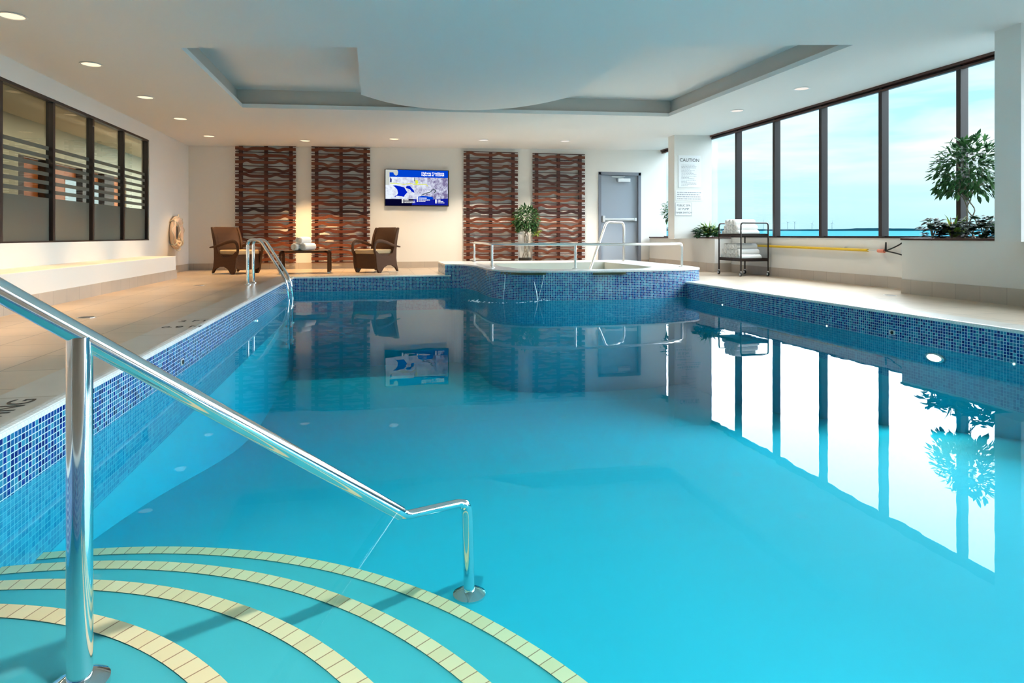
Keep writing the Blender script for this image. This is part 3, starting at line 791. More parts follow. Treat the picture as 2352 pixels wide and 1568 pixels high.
for k_, (x_, zs) in enumerate(((740, (1055, 1092, 1130)), (1140, (1005, 1055, 1092)), (1640, (1055, 1092, 1130)))):
    for zq in zs:
        flat('screen_key', [(x_, zq-14), (x_+42, zq-14), (x_+42, zq+14), (x_, zq+14)], WT, -.1036)
        Lq = (90, 280, 270)[zs.index(zq)] if k_ == 0 else ((190, 280, 150)[zs.index(zq)] if k_ == 1 else (80, 130, 160)[zs.index(zq)])
        x0_ = x_+70
        while x0_ < x_+70+Lq:
            wq = random.uniform(14, 24); flat('screen_caption', [(x0_, zq-10), (x0_+wq, zq-10), (x0_+wq, zq+10), (x0_, zq+10)], WT, -.1036); x0_ += wq+7

# ------------------------------------------------------------------ signs on the far pillar (its face is y = 12.02)
PY = 12.02
def sign(name, label, x0, x1, z0, z1):
    s_ = thing(name, label, 'sign', ((x0+x1)/2, PY, (z0+z1)/2)); W, H = (x1-x0)/2, (z1-z0)/2
    b_ = MB().box(-W, W, -.006, 0, -H, H).build('board', PAPER, s_, bevel=.001)
    e_ = MB()
    for a_ in () if name != 'spa_sign' else ((-W, W, -H, -H+.006), (-W, W, H-.006, H), (-W, -W+.006, -H, H), (W-.006, W, -H, H)): e_.box(a_[0], a_[1], -.0072, -.006, a_[2], a_[3])
    if name == 'spa_sign': e_.build('edge_line', INKL, s_)
    return s_, W, H
def lines(s_, x0, z0, rows, dz, lens, h=.010, m=INKL):
    q = MB(); rr = random.Random(len(rows) if hasattr(rows, '__len__') else rows)
    for i in range(rows):
        x = x0; end = x0+lens[i % len(lens)]
        while x < end:
            w_ = min(rr.uniform(.012, .05), end-x); q.box(x, x+w_, -.0072, -.006, z0-dz*i-h/2, z0-dz*i+h/2); x += w_+.009
    q.build('lettering', m, s_)
s1, W, H = sign('caution_sign', 'tall white CAUTION sign with fine print, uppermost sign on the far pillar', 6.19, 6.69, 1.72, 2.385)
text('heading', 'CAUTION', .098, INK, s1, (0, -.0065, H-.10), (PI/2, 0, 0), bold=.001)
lines(s1, -.185, H-.20, 16, .0285, (.31, .34, .33, .20, .30, .24, .28, .34, .34, .17, .30, .32, .12, .34, .34, .15))
s2, W, H = sign('notice_sign', 'wide white four-line notice in the middle of the far pillar', 6.13, 6.73, 1.445, 1.655)
lines(s2, -.27, .066, 4, .044, (.54, .50, .53, .54), .019)
s3, W, H = sign('spa_sign', 'small white PUBLIC SPA sign, lowest sign on the far pillar', 6.12, 6.49, 1.135, 1.405)
for i, tx in enumerate(('PUBLIC SPA', 'AT PUMP', 'TIMER SWITCH')): text('lettering', tx, .060 if i < 2 else .054, INK, s3, (0, -.0065, .075-.075*i), (PI/2, 0, 0))

# ------------------------------------------------------------------ planters
def planter(label, x0, y0, y1, rim_m):
    p = thing('planter', label, 'planter', ((x0+XR)/2, (y0+y1)/2, 0))
    q = MB(); q.box(x0, XR-.016, y0, y1, 0, .665)
    child(q, 'body', BENCH, p, bevel=.004)
    q = MB(); q.box(x0-.012, x0, y0-.012, y1, 0, .176)
    if y0 > 7: q.box(x0, XR-.016, y0-.012, y0, 0, .176)
    child(q, 'base_tile', BASET, p)
    q = MB(); t = .05
    q.box(x0-.012, x0+t, y0-.012, y1+.012, .665, .692); q.box(XR-.06, XR-.016, y0-.012, y1+.012, .665, .692)
    q.box(x0+t, XR-.06, y0-.012, y0+t, .665, .692); q.box(x0+t, XR-.06, y1-t, y1+.012, .665, .692)
    child(q, 'rim', rim_m, p, bevel=.003)
    child(MB().box(x0+t, XR-.06, y0+t, y1-t, .664, .680), 'soil', SOIL, p)
    return p
planter('long white planter with dark rim running forward along the windows', 6.46, -2.55, 6.65, FRAMER)
planter('white planter with dark rim carrying the pillar with the signs', 6.60, 11.30, 14.30, FRAMER)

# ------------------------------------------------------------------ plants
def leaf(mbx, base, d, L, W, up=Vector((0, 0, 1)), droop=.0):
    d = d.normalized(); s_ = d.cross(up)
    if s_.length < .05: s_ = Vector((1, 0, 0))
    s_.normalize(); n = s_.cross(d)
    b0 = Vector(base)
    p = [b0, b0+d*L*.32+s_*W*.45-n*W*.10, b0+d*L*.66+s_*W*.38-n*(W*.1+droop*L*.4), b0+d*L-n*droop*L, b0+d*L*.66-s_*W*.38-n*(W*.1+droop*L*.4), b0+d*L*.32-s_*W*.45-n*W*.10, b0+d*L*.45+n*W*.12-n*droop*L*.18]
    mbx.raw(p, [(0, 1, 6), (1, 2, 6), (2, 3, 6), (3, 4, 6), (4, 5, 6), (5, 0, 6)])
def rdir(rr, zlo=-1, zhi=1):
    z = rr.uniform(zlo, zhi); a = rr.uniform(0, 2*PI); q = math.sqrt(max(0, 1-z*z)); return Vector((q*math.cos(a), q*math.sin(a), z))
def ficus(name, label, loc, pot, h_stem, crown_c, crown_r, nleaf, L, m, seed, lower=None):
    rr = random.Random(seed); t = thing(name, label, 'tree', loc)
    z0 = 0.
    if pot:
        MB().lathe([(.105, 0), (.13, .0), (.145, .20), (.150, .22), (.138, .22), (.134, .195), (0, .19)], n=28).build('pot', BLACK, t, smooth=True); z0 = .19
    for k in range(4 if pot else 3):
        st = MB(); pts = []; ph = k*2*PI/3.3; 
        for i in range(15):
            f = i/14; r_ = .035+.02*math.sin(f*9+ph)
            pts.append((math.cos(ph+f*5)*r_*(1.4-f*.4)+crown_c[0]*f, math.sin(ph+f*5)*r_*(1.4-f*.4)+crown_c[1]*f, z0+(h_stem-z0)*f))
        st.tube(pts, [.009-.003*i/14 for i in range(15)], 6); st.build('stem', STEM, t, smooth=True)
    br = MB(); fo_ = MB(); C = Vector(crown_c)
    for b_ in range(26 if pot else 44):
        d = rdir(rr, -.55, 1); tip = C+Vector((d.x*crown_r[0], d.y*crown_r[1], d.z*crown_r[2]))*rr.uniform(.7, 1.05)
        s0 = Vector((crown_c[0]*.9, crown_c[1]*.9, h_stem-.05))
        mid = (s0+tip)/2+Vector((0, 0, .05)); pth = [s0, mid, tip]
        br.tube(pth, [.004, .003, .0015], 4)
    for _ in range(nleaf):
        d = rdir(rr, -.75, 1); q = rr.uniform(.25, 1)**.55
        p = C+Vector((d.x*crown_r[0], d.y*crown_r[1], d.z*crown_r[2]))*q
        dd = (d + Vector((rr.uniform(-.7, .7), rr.uniform(-.7, .7), rr.uniform(-1.0, .25)))).normalized()
        leaf(fo_, p, dd, L*rr.uniform(.7, 1.2), L*.46*rr.uniform(.8, 1.1), Vector((rr.uniform(-.3, .3), rr.uniform(-.3, .3), 1)), rr.uniform(.05, .3))
    br.build('branches', STEM, t); fo_.build('foliage', m, t, fix=False)
    if lower:
        lf = MB()
        for _ in range(lower[0]):
            d = rdir(rr, -.8, .8); p = Vector(lower[1])+d*lower[2]*rr.uniform(.2, 1)
            leaf(lf, p, (d+Vector((0, 0, -.3))).normalized(), L*.9, L*.42, droop=.2)
        lf.build('lower_foliage', LEAFY, t, fix=False)
    return t
ficus('potted_ficus', 'small bushy ficus in a black pot between two slat panels', (3.38, 13.9, 0), True, .84, (.03, 0, 1.07), (.30, .27, .33), 950, .085, LEAFM, 3, (60, (.23, -.05, .80), .10))
ficus('planter_ficus', 'tall braided ficus tree in the planter before the near pillar', (6.72, 5.93, .68), False, .50, (.03, .10, .78), (.21, .42, .42), 900, .095, LEAFM, 5)
ficus('planter_ficus', 'ficus partly hidden behind the far pillar with the signs', (6.78, 12.80, .68), False, .45, (-.22, 0, .58), (.32, .32, .30), 380, .095, LEAFM, 9)
def rosette(name, label, cat, loc, n, L, W, m, seed, zlo=.15, droop=.35, center=None, curl=4):
    rr = random.Random(seed); t = thing(name, label, cat, loc); q = MB()
    for i in range(n):
        a = rr.uniform(0, 2*PI); el = rr.uniform(zlo, 1.25); l = L*rr.uniform(.65, 1.1)
        u = Vector((math.cos(a), math.sin(a), 0)); s_ = Vector((-u.y, u.x, 0)); pl_, pr_ = [], []
        p = Vector((u.x*.012, u.y*.012, 0)); e = el
        K = 5
        for k in range(K+1):
            w_ = W*(.55+.45*math.sin(PI*min(1, k/K+.15)))*(1-(k/K)**3); pl_.append(p+s_*w_/2); pr_.append(p-s_*w_/2)
            p = p+(u*math.cos(e)+Vector((0, 0, math.sin(e))))*l/K; e -= droop*1.2*(k+1)/K
        base = len(q.v); q.v += [tuple(x) for x in pl_+pr_]
        for k in range(K): q.f.append([base+k, base+k+1, base+K+2+k, base+K+1+k]); q.uv.append(None)
    q.build('blades', m, t, fix=False)
    if center:
        c_ = MB()
        for i in range(center[0]):
            a = rr.uniform(0, 2*PI); d = Vector((math.cos(a)*.6, math.sin(a)*.6, rr.uniform(.5, 1.3)))
            leaf(c_, (0, 0, center[1]), d, center[2], center[2]*.3)
        c_.build('flower', BRACT, t, fix=False)
    return t
def bush(name, label, loc, n, R, H, L, m, seed, wr=.6):
    rr = random.Random(seed); t = thing(name, label, 'plant', loc); q = MB(); st = MB()
    for i in range(9):
        a = rr.uniform(0, 2*PI); st.tube([(0, 0, 0), (math.cos(a)*R*.3, math.sin(a)*R*.3, H*.5), (math.cos(a)*R*.6, math.sin(a)*R*.6, H*rr.uniform(.6, .95))], .004, 5)
    st.build('stem', STEM, t)
    for _ in range(n):
        a = rr.uniform(0, 2*PI); r_ = R*math.sqrt(rr.random()); z = H*rr.uniform(.12, 1)*(1-.35*(r_/R)**2)
        d = Vector((math.cos(a), math.sin(a), rr.uniform(-.3, .8)))
        leaf(q, (math.cos(a)*r_*.8, math.sin(a)*r_*.8, z), d, L*rr.uniform(.7, 1.15), L*wr, droop=rr.uniform(.1, .45))
    q.build('foliage', m, t, fix=False); return t
bush('leafy_plant', 'dark drooping leafy plant at the far end of the near planter', (6.62, 6.36, .68), 60, .13, .27, .11, LEAFB, 21)
bush('leafy_plant', 'dark broad-leaved plant under the near ficus', (6.64, 6.12, .68), 90, .15, .27, .12, LEAFB, 22)
rosette('bromeliad', 'yellow-green bromeliad with an orange centre under the near ficus', 'plant', (6.68, 6.13, .70), 34, .34, .030, LEAFY, 31, .5, .30, (10, .10, .10))
bush('leafy_plant', 'dark low plant beneath the ficus stems beside the near pillar', (6.64, 5.72, .68), 110, .16, .28, .12, LEAFB, 23)
rosette('bromeliad', 'dark spiky bromeliad with orange flower tight against the near pillar', 'plant', (6.66, 5.50, .70), 24, .30, .035, LEAFD, 33, .5, .35, (7, .12, .08))
rosette('spider_plant', 'pale yellow-green spider plant in the far planter by the window edge', 'plant', (6.68, 11.66, .70), 70, .42, .022, LEAFY, 41, .5, .30)
bush('leafy_plant', 'dark leafy plant at the foot of the pillar with the signs', (6.66, 11.72, .68), 150, .25, .25, .13, LEAFD, 42)
rosette('spider_plant', 'dark arching strap-leaved plant at the near corner of the far planter', 'plant', (6.78, 11.55, .69), 46, .34, .022, LEAFD, 43, .3, .4)
bush('leafy_plant', 'small dark plant with yellow shoots behind the pillar', (6.68, 12.72, .68), 110, .36, .32, .12, LEAFD, 44)

# ------------------------------------------------------------------ wicker chairs and table
def make_chair(label, loc, rz):
    """front faces local -Y"""
    t = thing('wicker_armchair', label, 'armchair', loc, rz, 'wicker armchairs by the back wall')
    side = [(-.34, 0.015), (-.31, .015), (-.25, .09), (-.15, .135), (-.02, .14), (.08, .10), (.145, .03), (.165, 0), (.225, 0), (.275, .08), (.30, .22), (.315, .40), (.285, .425), (.22, .365), (.10, .325), (-.06, .325), (-.16, .38), (-.195, .47), (-.215, .60), (-.255, .74), (-.315, .865), (-.335, .885), (-.365, .875), (-.345, .78), (-.305, .62), (-.28, .45), (-.275, .28), (-.295, .14)]
    for sg in (-1, 1):
        x = sg*.285
        MB().prism([(x-.022, -y, z) for y, z in side], (.044, 0, 0)).build('side_panel', WICK, t, bevel=.006)
        arm = catmull([(x, -.275, .30), (x, -.325, .42), (x+sg*.004, -.325, .535), (x+sg*.01, -.27, .605), (x+sg*.012, -.15, .612), (x+sg*.012, .02, .578), (x+sg*.012, .18, .53), (x+sg*.012, .40, .495)], 6)
        k = len(arm)
        MB().tube(arm, [.034*(.75+.25*math.sin(PI*i/(k-1)))*(1 if i < k-7 else 1-.6*(i-k+7)/6) for i in range(k)], 10, flat=.6).build('arm', WICK, t, smooth=True)
        for y in (-.195, .325): MB().lathe([(.012, 0), (.014, .02)], (x, y, 0), 10).build('foot', ALU, t)
    MB().prism([(-.265, -.285, .42), (-.265, -.285, .12), (-.20, -.272, .078), (.20, -.272, .078), (.265, -.285, .12), (.265, -.285, .42)], (0, .03, 0)).build('front_panel', WICK, t, bevel=.006)
    MB().box(-.265, .265, -.27, .26, .325, .365).build('seat', WICK, t, bevel=.006)
    MB().box(-.255, .255, -.305, .205, .366, .452).build('cushion', CUSH, t, bevel=.03, seg=4)
    bp = MB(); k = 9; prof = [(.19, .34), (.215, .50), (.235, .62), (.275, .75), (.335, .872), (.35, .888)]
    rows = []
    for i, (y, z) in enumerate(prof):
        w_ = .268 if i < 4 else (.262 if i == 4 else .225)
        rows.append([(-w_+2*w_*j/k, y+.018*(1-(2*j/k-1)**2), z) for j in range(k+1)])
    for i in range(len(rows)-1):
        for j in range(k): bp.face([rows[i][j], rows[i][j+1], rows[i+1][j+1], rows[i+1][j]])
    o = bp.build('backrest', WICK, t, smooth=True); so = o.modifiers.new('thick', 'SOLIDIFY'); so.thickness = .03; so.offset = -1
    return t
c1_ = make_chair('brown wicker armchair nearest the room corner, angled toward the pool', (-2.50, 12.86, 0), math.radians(52))
dup(c1_, (.06, 12.78, 0), math.radians(-43), 'brown wicker armchair under the television side, right of the coffee table')
ct = thing('coffee_table', 'low brown wicker coffee table with rounded corners between the armchairs', 'table', (-1.25, 12.75, 0))
tp = fillet([(-.46, 0, .02), (-.46, 0, .435), (.46, 0, .435), (.46, 0, .02)], .07)
def tframe(y0, y1):
    q = MB(); th_ = .05; ins = []
    for i, p in enumerate(tp):
        t = (tp[min(i+1, len(tp)-1)]-tp[max(i-1, 0)]).normalized(); n_ = Vector((t.z, 0, -t.x)); ins.append(p+n_*th_)
    for i in range(len(tp)-1):
        q.prism([(tp[i].x, y0, tp[i].z), (tp[i+1].x, y0, tp[i+1].z), (ins[i+1].x, y0, ins[i+1].z), (ins[i].x, y0, ins[i].z)], (0, y1-y0, 0))
    return q
MB().box(-.41, .41, -.25, .25, .392, .437).build('tabletop', WICK, ct, bevel=.008)
for sg in (-1, 1):
    for yy in (-.25, .20):
        pts = fillet([(sg*.36, 0, .4125), (sg*.437, 0, .4125), (sg*.437, 0, .03)], .07)
        q = MB(); 
        for a_, b_ in zip(pts, pts[1:]):
            t = (b_-a_).normalized(); n_ = Vector((-t.z, 0, t.x))*.025
            q.prism([a_+n_+Vector((0, yy, 0)), b_+n_+Vector((0, yy, 0)), b_-n_+Vector((0, yy, 0)), a_-n_+Vector((0, yy, 0))], (0, .05, 0))
        q.build('leg', WICK, ct)
        MB().box(sg*.437-.021, sg*.437+.021, yy+.005, yy+.045, 0, .032).build('foot', ALU, ct, bevel=.003)

# rolled towels: a spiral end and a long side, axis along local X
def make_roll(label, loc, R, L, group, rz=0., cat='towel'):
    t = thing('rolled_towel', label, cat, loc, rz, group)
    pts = []; n = 60; turns = 3.2
    q = MB(); o_, i_ = [], []
    for k in range(n+1):
        f = k/n; a = f*turns*2*PI; r_ = .012+(R-.012)*f
        o_.append((r_*math.cos(a), r_*math.sin(a)*.94))
    for j, (x, ins) in enumerate(((-L/2, 0.0), (L/2, 0.0))): pass
    prof = [(R*.25, -L/2+.012), (R*.80, -L/2+.002), (R*.97, -L/2+.010), (R, -L/2+.03), (R*1.01, 0), (R, L/2-.03), (R*.97, L/2-.01), (R*.80, L/2-.002), (R*.25, L/2-.012)]
    q.lathe(prof, n=20, axis='X'); q.build('towel_body', TOWEL, t, smooth=True)
    for x in (-L/2+.001, L/2-.001): MB().tube([(x, a, b) for a, b in o_[12:]], .0055, 5).build('rolled_edge', TOWEL, t, smooth=True)
    return t
TB = .437
g = 'rolled towels on the coffee table'
r0 = make_roll('rolled white towel at the left of the small stack on the coffee table', (-1.36, 12.70, TB+.070), .070, .36, g, math.radians(62))
dup(r0, (-1.205, 12.72, TB+.070), math.radians(62), 'rolled white towel at the right of the small stack on the coffee table')
dup(r0, (-1.285, 12.70, TB+.192), math.radians(66), 'rolled white towel on top of the small stack on the coffee table')

# towel trolley
CX, CY, CW, CD = 6.62, 10.36, .27, .36
tr = thing('towel_trolley', 'dark two-tier metal trolley loaded with white towels under the windows', 'trolley', (CX, CY, 0))
for nm, z in (('tray', .265), ('tray', .70)):
    q = MB(); q.box(-CW, CW, -CD, CD, z, z+.012)
    q.box(-CW, CW, -CD, -CD+.014, z, z+.055); q.box(-CW, CW, CD-.014, CD, z, z+.055); q.box(-CW, -CW+.014, -CD, CD, z, z+.055); q.box(CW-.014, CW, -CD, CD, z, z+.055)
    q.build(nm, BLACKM, tr, bevel=.003)
for sx in (-1, 1):
    for sy in (-1, 1):
        MB().tube([(sx*CW, sy*CD, .085), (sx*CW, sy*CD, .86)], .013, 10).build('leg', BLACKM, tr, smooth=True)
        MB().tube([(sx*CW, sy*CD, .055), (sx*CW, sy*CD, .09)], .014, 10).build('fork', ALU, tr, smooth=True)
        w_ = MB().lathe([(.012, -.012), (.034, -.012), (.036, 0), (.034, .012), (.012, .012)], (sx*CW-.015, sy*CD-.015, .036), 18, 'X').build('caster', RUBBER, tr, smooth=True)
        MB().lathe([(.020, -.0125), (.022, -.016), (.004, -.017)], (sx*CW-.015, sy*CD-.015, .036), 14, 'X').build('hub', ALU, w_)
for sy in (-1, 1):
    hp = fillet([(-CW, sy*CD, .84), (-CW, sy*CD, .945), (CW, sy*CD, .945), (CW, sy*CD, .84)], .08)
    MB().tube(hp, .013, 10).build('handle', BLACKM, tr, smooth=True)
R_ = .054
def pile(z, rows, where, grp):
    first = None
    names = {0: 'bottom', 1: 'middle', 2: 'top'}
    for ri, n_ in enumerate(rows):
        for k in range(n_):
            y = CY + (k-(n_-1)/2)*R_*2.06 + .03
            zz = z+R_+ri*R_*1.80
            pos = ['nearest the camera', 'second from the camera', 'third from the camera', 'fourth from the camera', 'fifth from the camera', 'sixth from the camera'][k]
            l = 'rolled white towel on the trolley %s tray, %s row, %s' % (where, names[ri], pos)
            loc = (CX-.03 + random.uniform(-.01, .01), y, zz)
            if first is None: first = make_roll(l, loc, R_, .42, grp)
            else: dup(first, loc, random.uniform(-.02, .02), l)
pile(.713, (5, 4, 3), 'upper', 'towels on the upper tray')
pile(.278, (6, 5, 4), 'lower', 'towels on the lower tray')

# safety pole, hook and hose on the right wall
sp = thing('safety_pole', 'long yellow rescue pole hung level on the wall under the windows', 'pole', (6.92, 9.0, .52))
child(MB().tube([(6.925, 10.9, .540), (6.925, 7.72, .511)], .021, 14), 'pole', YEL, sp, smooth=True)
child(MB().tube([(6.925, 7.72, .511), (6.925, 7.50, .512)], .008, 8), 'rod', ALU, sp)
child(MB().tube([(6.925, 7.53, .508), (6.925, 7.42, .506)], .026, 12), 'coupling', ORNG, sp, smooth=True)
for yy in (10.5, 8.2): child(MB().box(6.93, XR, yy-.02, yy+.02, .49, .55), 'bracket', ALU, sp)
nf = MB(); nf.tube(catmull([(6.925, 7.40, .512), (6.93, 7.30, .545), (6.93, 7.17, .60), (6.93, 7.04, .675)], 6), .009, 8)
nf.tube(catmull([(6.925, 7.40, .508), (6.93, 7.22, .48), (6.93, 6.98, .43)], 6), .009, 8); child(nf, 'net_frame', RUBBER, sp)
child(MB().tube([(6.925, 7.40, .51), (6.925, 7.395, .63)], [.014, .010], 8), 'grip', BLACK, sp)
child(MB().tube(catmull([(6.93, 7.13, .53), (6.93, 7.12, .46), (6.93, 7.06, .405), (6.93, 6.96, .395)], 6), .006, 6), 'hook', ALU, sp)

# life ring
lr = thing('life_ring', 'faded peach life ring hanging on the left wall near the corner', 'life ring', (XL+.064, 13.30, .775))
q = MB(); n = 40; k = 12; vs = []; fs = []
for i in range(n):
    a = 2*PI*i/n
    for j in range(k):
        b_ = 2*PI*j/k; r_ = .255+.068*math.cos(b_); vs.append((.052*math.sin(b_), r_*math.cos(a), r_*math.sin(a)))
for i in range(n):
    for j in range(k): fs.append((i*k+j, ((i+1) % n)*k+j, ((i+1) % n)*k+(j+1) % k, i*k+(j+1) % k))
q.raw(vs, fs); q.build('ring', BUOY, lr, smooth=True)
q = MB(); pts = [Vector((.03+.02*math.sin(8*a_), (.33+.018*math.cos(8*a_))*math.cos(a_), (.33+.018*math.cos(8*a_))*math.sin(a_))) for a_ in [2*PI*i/64 for i in range(65)]]
q.tube(pts, .008, 6); q.build('grab_rope', ROPE, lr, smooth=True)
for a_ in (PI/4, 3*PI/4, 5*PI/4, 7*PI/4):
    q = MB(); q.tube([Vector((.060*math.sin(b_), (.255+.076*math.cos(b_))*math.cos(a_), (.255+.076*math.cos(b_))*math.sin(a_))) for b_ in [2*PI*i/16 for i in range(17)]], .012, 6); q.build('band', ROPE, lr, smooth=True)
q = MB(); q.tube(catmull([(.05, -.10, .20), (.06, .03, .05), (.055, -.05, -.05), (.06, .08, -.16), (.055, .0, -.26)], 6), .010, 6); q.build('coiled_line', ROPE, lr, smooth=True)
MB().box(-.055, -.01, -.03, .03, .20, .25).build('hook', BLACK, lr)

# floor drains
dr = thing('floor_drain', 'round floor drain in the tan deck in front of the bench', 'drain', (-2.457, 6.232, 0), group='floor drains')
MB().lathe([(.075, 0), (.075, .003), (.06, .004)], n=24).build('ring', SATIN, dr)
MB().lathe([(.06, .002), (.06, .0042), (.01, .0042)], n=20).build('grate', BLACK, dr)
dup(dr, (6.10, 6.45, 0), None, 'round floor drain in the pale deck beside the near planter')
dup(dr, (-2.45, 9.9, 0), None, 'round floor drain in the tan deck near the pool ladder')

# ------------------------------------------------------------------ downlights
def downlight(label, x, y, m, energy, color, spot=110, blend=.6, group='recessed ceiling downlights'):
    t = thing('downlight', label, 'ceiling light', (x, y, cz(x)), group=group)
    MB().lathe([(.098, .0), (.112, -.004), (.112, -.008), (.094, -.008), (.090, .0)], n=32).build('trim_ring', PAPER, t, smooth=True)
    MB().lathe([(.092, -.0035), (.05, -.0025), (.0, -.002)], n=28).build('lamp', m, t)
    if energy:
        L = bpy.data.lights.new('downlight_beam', 'SPOT'); L.energy = energy; L.color = color; L.spot_size = math.radians(spot); L.spot_blend = blend; L.shadow_soft_size = .04
        o = bpy.data.objects.new('downlight_beam', L); COL.objects.link(o); o.parent = t; o.location = (0, 0, -.03)
    return t
WARM = (1., .64, .30)
names = ['nearest the camera', 'second from the camera', 'third from the camera', 'fourth from the camera', 'at the far left corner']
for i, y in enumerate((6.24, 7.81, 9.51, 11.13, 12.96)):
    downlight('warm round downlight over the left deck, ' + names[i], -3.03, y, LAMPW, 135, WARM, 58, .8)
for y, l in ((4.6, 'warm round downlight over the left deck, before those in view'), (3.0, 'warm round downlight over the left deck beside the handrail')): downlight(l, -3.03, y, LAMPW, 135, WARM, 58, .8)
WARM2 = (1., .76, .50)
for x, l, e in ((-1.33, 'warm round downlight between the first two slat panels', 270), (.43, 'round downlight above the left part of the television', 80), (2.27, 'round downlight above the third slat panel', 130), (4.06, 'round downlight above the slat panel next to the door', 150)):
    downlight(l, x, 13.42 if x < -1 else 13.03, LAMPW if x < 1 else LAMPC, e, WARM if x < -1 else (WARM2 if x < 1 else (1, .86, .68)), 80 if x < -1 else 110)
for y, l in ((7.82, 'dim round downlight over the right deck, nearer the camera'), (9.43, 'dim round downlight over the right deck, farther from the camera')):
    downlight(l, 5.92, y, LAMPC, 25, (1, .85, .65))
hl = bpy.data.lights.new('hall_lamp', 'AREA'); hl.energy = 62; hl.color = (1, .86, .66); hl.shape = 'RECTANGLE'; hl.size = .2; hl.size_y = 12.
ho = bpy.data.objects.new('hall_lamp', hl); COL.objects.link(ho); ho.location = (-4.75, 12., 2.60)

# downlight over the entry steps, plus two unseen ones added to brighten the near pool
for x, y, e, l in ((-.22, 1.20, 130, 'round downlight overhead above the curved pool steps'), (1.7, 1.0, 8, 'unseen fill downlight added above the middle of the near pool edge'), (3.6, 1.0, 8, 'unseen fill downlight added above the right end of the near pool edge')):
    t_ = downlight(l, x, y, LAMPC, e, (1, .95, .85), 120 if x > 0 else 64, .5 if x > 0 else .9)
    if x < 0:
        for c_ in kids(t_):
            if c_.type == 'LIGHT': c_.rotation_euler = Vector((.42, .95, -3.15)).to_track_quat('-Z', 'Y').to_euler()
# lamps under water: the one seen on the right wall and unseen fill lamps added to the near wall
def uwlamp(x, y, z, dirv, e):
    L = bpy.data.lights.new('pool_beam', 'AREA'); L.shape = 'DISK'; L.size = .13; L.energy = e; L.color = (1, .97, .88)
    o = bpy.data.objects.new('pool_beam', L); COL.objects.link(o); o.location = (x, y, z)
    o.rotation_euler = Vector(dirv).to_track_quat('-Z', 'Y').to_euler()
uwlamp(PR-.042, 4.575, -.345, (-1, .0, -.05), 9)
for x, l in ((1.35, 'leftmost'), (2.8, 'middle'), (4.2, 'rightmost')):
    n_ = thing('pool_lamp', l + ' added underwater fill lamp, unseen in the near pool wall under the camera', 'pool lamp', (x, PN, -.42), group='added near wall fill lamps')
    MB().lathe([(.085, 0), (.085, .02), (.07, .024)], axis='Y', n=24).build('bezel', SATIN, n_)
    MB().lathe([(.066, .022), (.05, .032), (.0, .036)], axis='Y', n=24).build('lens', ULAMP, n_)
    uwlamp(x, PN+.045, -.42, (0, 1, .03), 4)

# ------------------------------------------------------------------ outside: lake, far shore, turbines
def far(px, d, z):                                     # a point at distance d seen in direction px of the view
    p = FW*d + RT*((px-1176)/1450*d); return Vector((p.x, p.y, z))
lk = MB(); lk.face([far(1400, 40, -12), far(6000, 40, -12), far(6000, 3000, 23.6), far(1000, 3000, 23.6)])
struct(lk.build('lake', LAKE))
sh = MB(); px = 1000; rr = random.Random(4); prevh = 33.
pts = []
while px < 4200: pts.append((px, 32.5+2.2*math.sin(px*.013)+rr.uniform(-.6, .6)+(2.5 if 1960 < px < 2050 else 0))); px += 14
for (a_, ha), (b_, hb) in zip(pts, pts[1:]):
    A, B_, A2, B2 = far(a_, 2990, 22), far(b_, 2990, 22), far(a_, 3300, 22), far(b_, 3300, 22)
    sh.raw([A, B_, B_+Vector((0, 0, hb-22)), A+Vector((0, 0, ha-22)), A2, B2], [(0, 1, 2, 3), (3, 2, 5, 4)])
struct(sh.build('land', LAND))
tl = ['leftmost of the wind turbines, half behind the trolley', 'wind turbine left of the trolley handle', 'wind turbine first to the right of the trolley', 'wind turbine second to the right of the trolley', 'wind turbine just left of the window bar', 'wind turbine in the middle pane, alone']
for i, pxx in enumerate((1753, 1766, 1809, 1825, 1865, 1911)):
    p = far(pxx, 3005, 33); t = thing('wind_turbine', 'tiny pale ' + tl[i], 'wind turbine', p, -TH, 'wind turbines on the far shore')
    H_ = (30, 26, 30, 32, 26, 28)[i]
    MB().tube([(0, 0, 0), (0, 0, H_)], [1.0, .6], 8).build('tower', TURB, t)
    hb = MB().box(-1.0, 1.0, -2.6, 1.5, H_-1, H_+1).build('nacelle', TURB, t)
    for k in range(3):
        a_ = PI/2+k*2*PI/3+i*.4; d = Vector((math.cos(a_), 0, math.sin(a_)))
        MB().tube([Vector((0, -2.8, H_)), Vector((0, -2.8, H_))+d*4, Vector((0, -2.8, H_))+d*15], [.3, .45, .12], 6).build('blade', TURB, t)

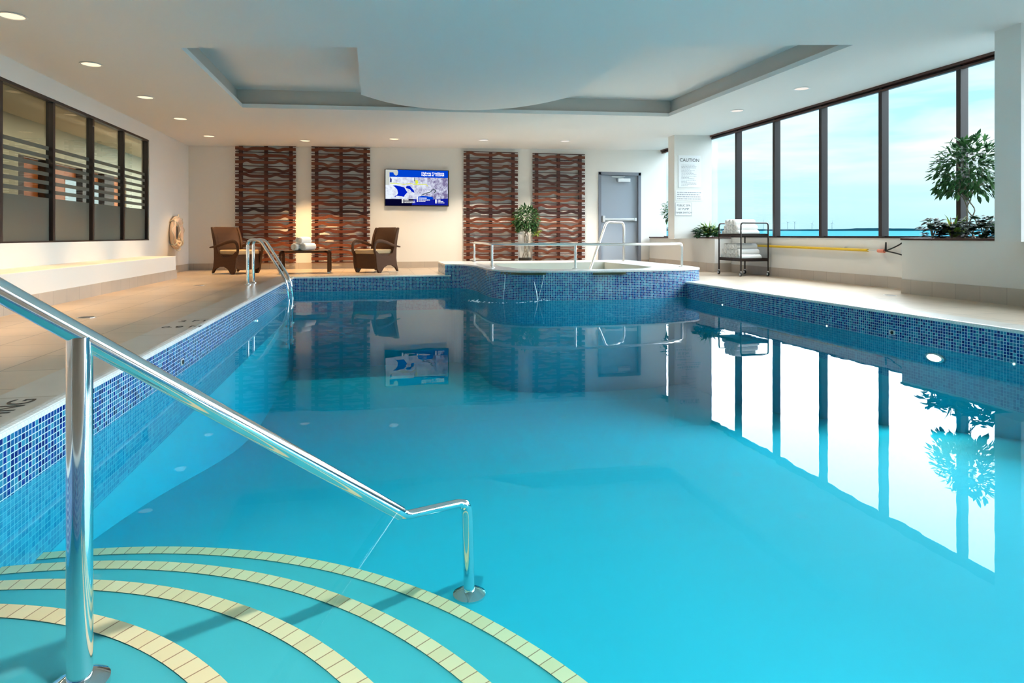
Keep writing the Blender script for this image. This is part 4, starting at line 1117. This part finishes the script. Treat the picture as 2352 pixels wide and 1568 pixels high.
# ------------------------------------------------------------------ sky and daylight
W_ = bpy.data.worlds.new('sky'); S.world = W_; W_.use_nodes = True
nt = W_.node_tree; nt.nodes.clear()
out = N(nt, 'ShaderNodeOutputWorld'); tc = N(nt, 'ShaderNodeTexCoord').outputs['Generated']
z = N(nt, 'ShaderNodeSeparateXYZ', {0: tc}).outputs[2]
base = RAMP(nt, M(nt, 'MULTIPLY', z, 2.0), [(0., (.50, .84, .93)), (.14, (.60, .92, .97)), (.36, (.48, .87, .96)), (.62, (.36, .80, .93)), (1., (.25, .62, .85))])
mp = N(nt, 'ShaderNodeMapping', {'Vector': tc, 'Scale': (2.2, 2.2, 17.), 'Location': (.3, 0, .2)}).outputs[0]
nz = N(nt, 'ShaderNodeTexNoise', {'Vector': mp, 'Scale': 1.6, 'Detail': 6., 'Roughness': .55, 'Distortion': .3}).outputs['Fac']
band = RAMP(nt, M(nt, 'MULTIPLY', z, 4.0), [(0., (0, 0, 0)), (.22, (.35, .35, .35)), (.48, (1, 1, 1)), (.72, (.75, .75, .75)), (1., (.25, .25, .25))])
cl = M(nt, 'MULTIPLY', RAMP(nt, nz, [(.36, (0, 0, 0)), (.60, (1, 1, 1))]), band)
colr = MIX(nt, cl, base, (.93, 1., 1., 1))
bg = N(nt, 'ShaderNodeBackground', {'Color': colr, 'Strength': .53}); nt.links.new(bg.outputs[0], out.inputs[0])

sn = bpy.data.lights.new('overcast_daylight', 'SUN'); sn.energy = 15.0; sn.angle = math.radians(108); sn.color = (.87, .95, 1.)
so = bpy.data.objects.new('overcast_daylight', sn); COL.objects.link(so)
so.rotation_euler = Vector((1.0, .45, 1.15)).to_track_quat('Z', 'Y').to_euler()

# ------------------------------------------------------------------ render look
S.view_settings.view_transform = 'Standard'; S.view_settings.look = 'None'; S.view_settings.gamma = 1.0
S.view_settings.exposure = 1.14; S.view_settings.use_curve_mapping = False
cy = S.cycles; cy.use_light_tree = False
cy.max_bounces = 7; cy.diffuse_bounces = 4; cy.glossy_bounces = 4; cy.transmission_bounces = 6; cy.transparent_max_bounces = 16
cy.caustics_reflective = False; cy.caustics_refractive = False; cy.sample_clamp_indirect = 6.0
cy.use_adaptive_sampling = True; cy.adaptive_threshold = .03
try: cy.use_denoising = True
except Exception: pass
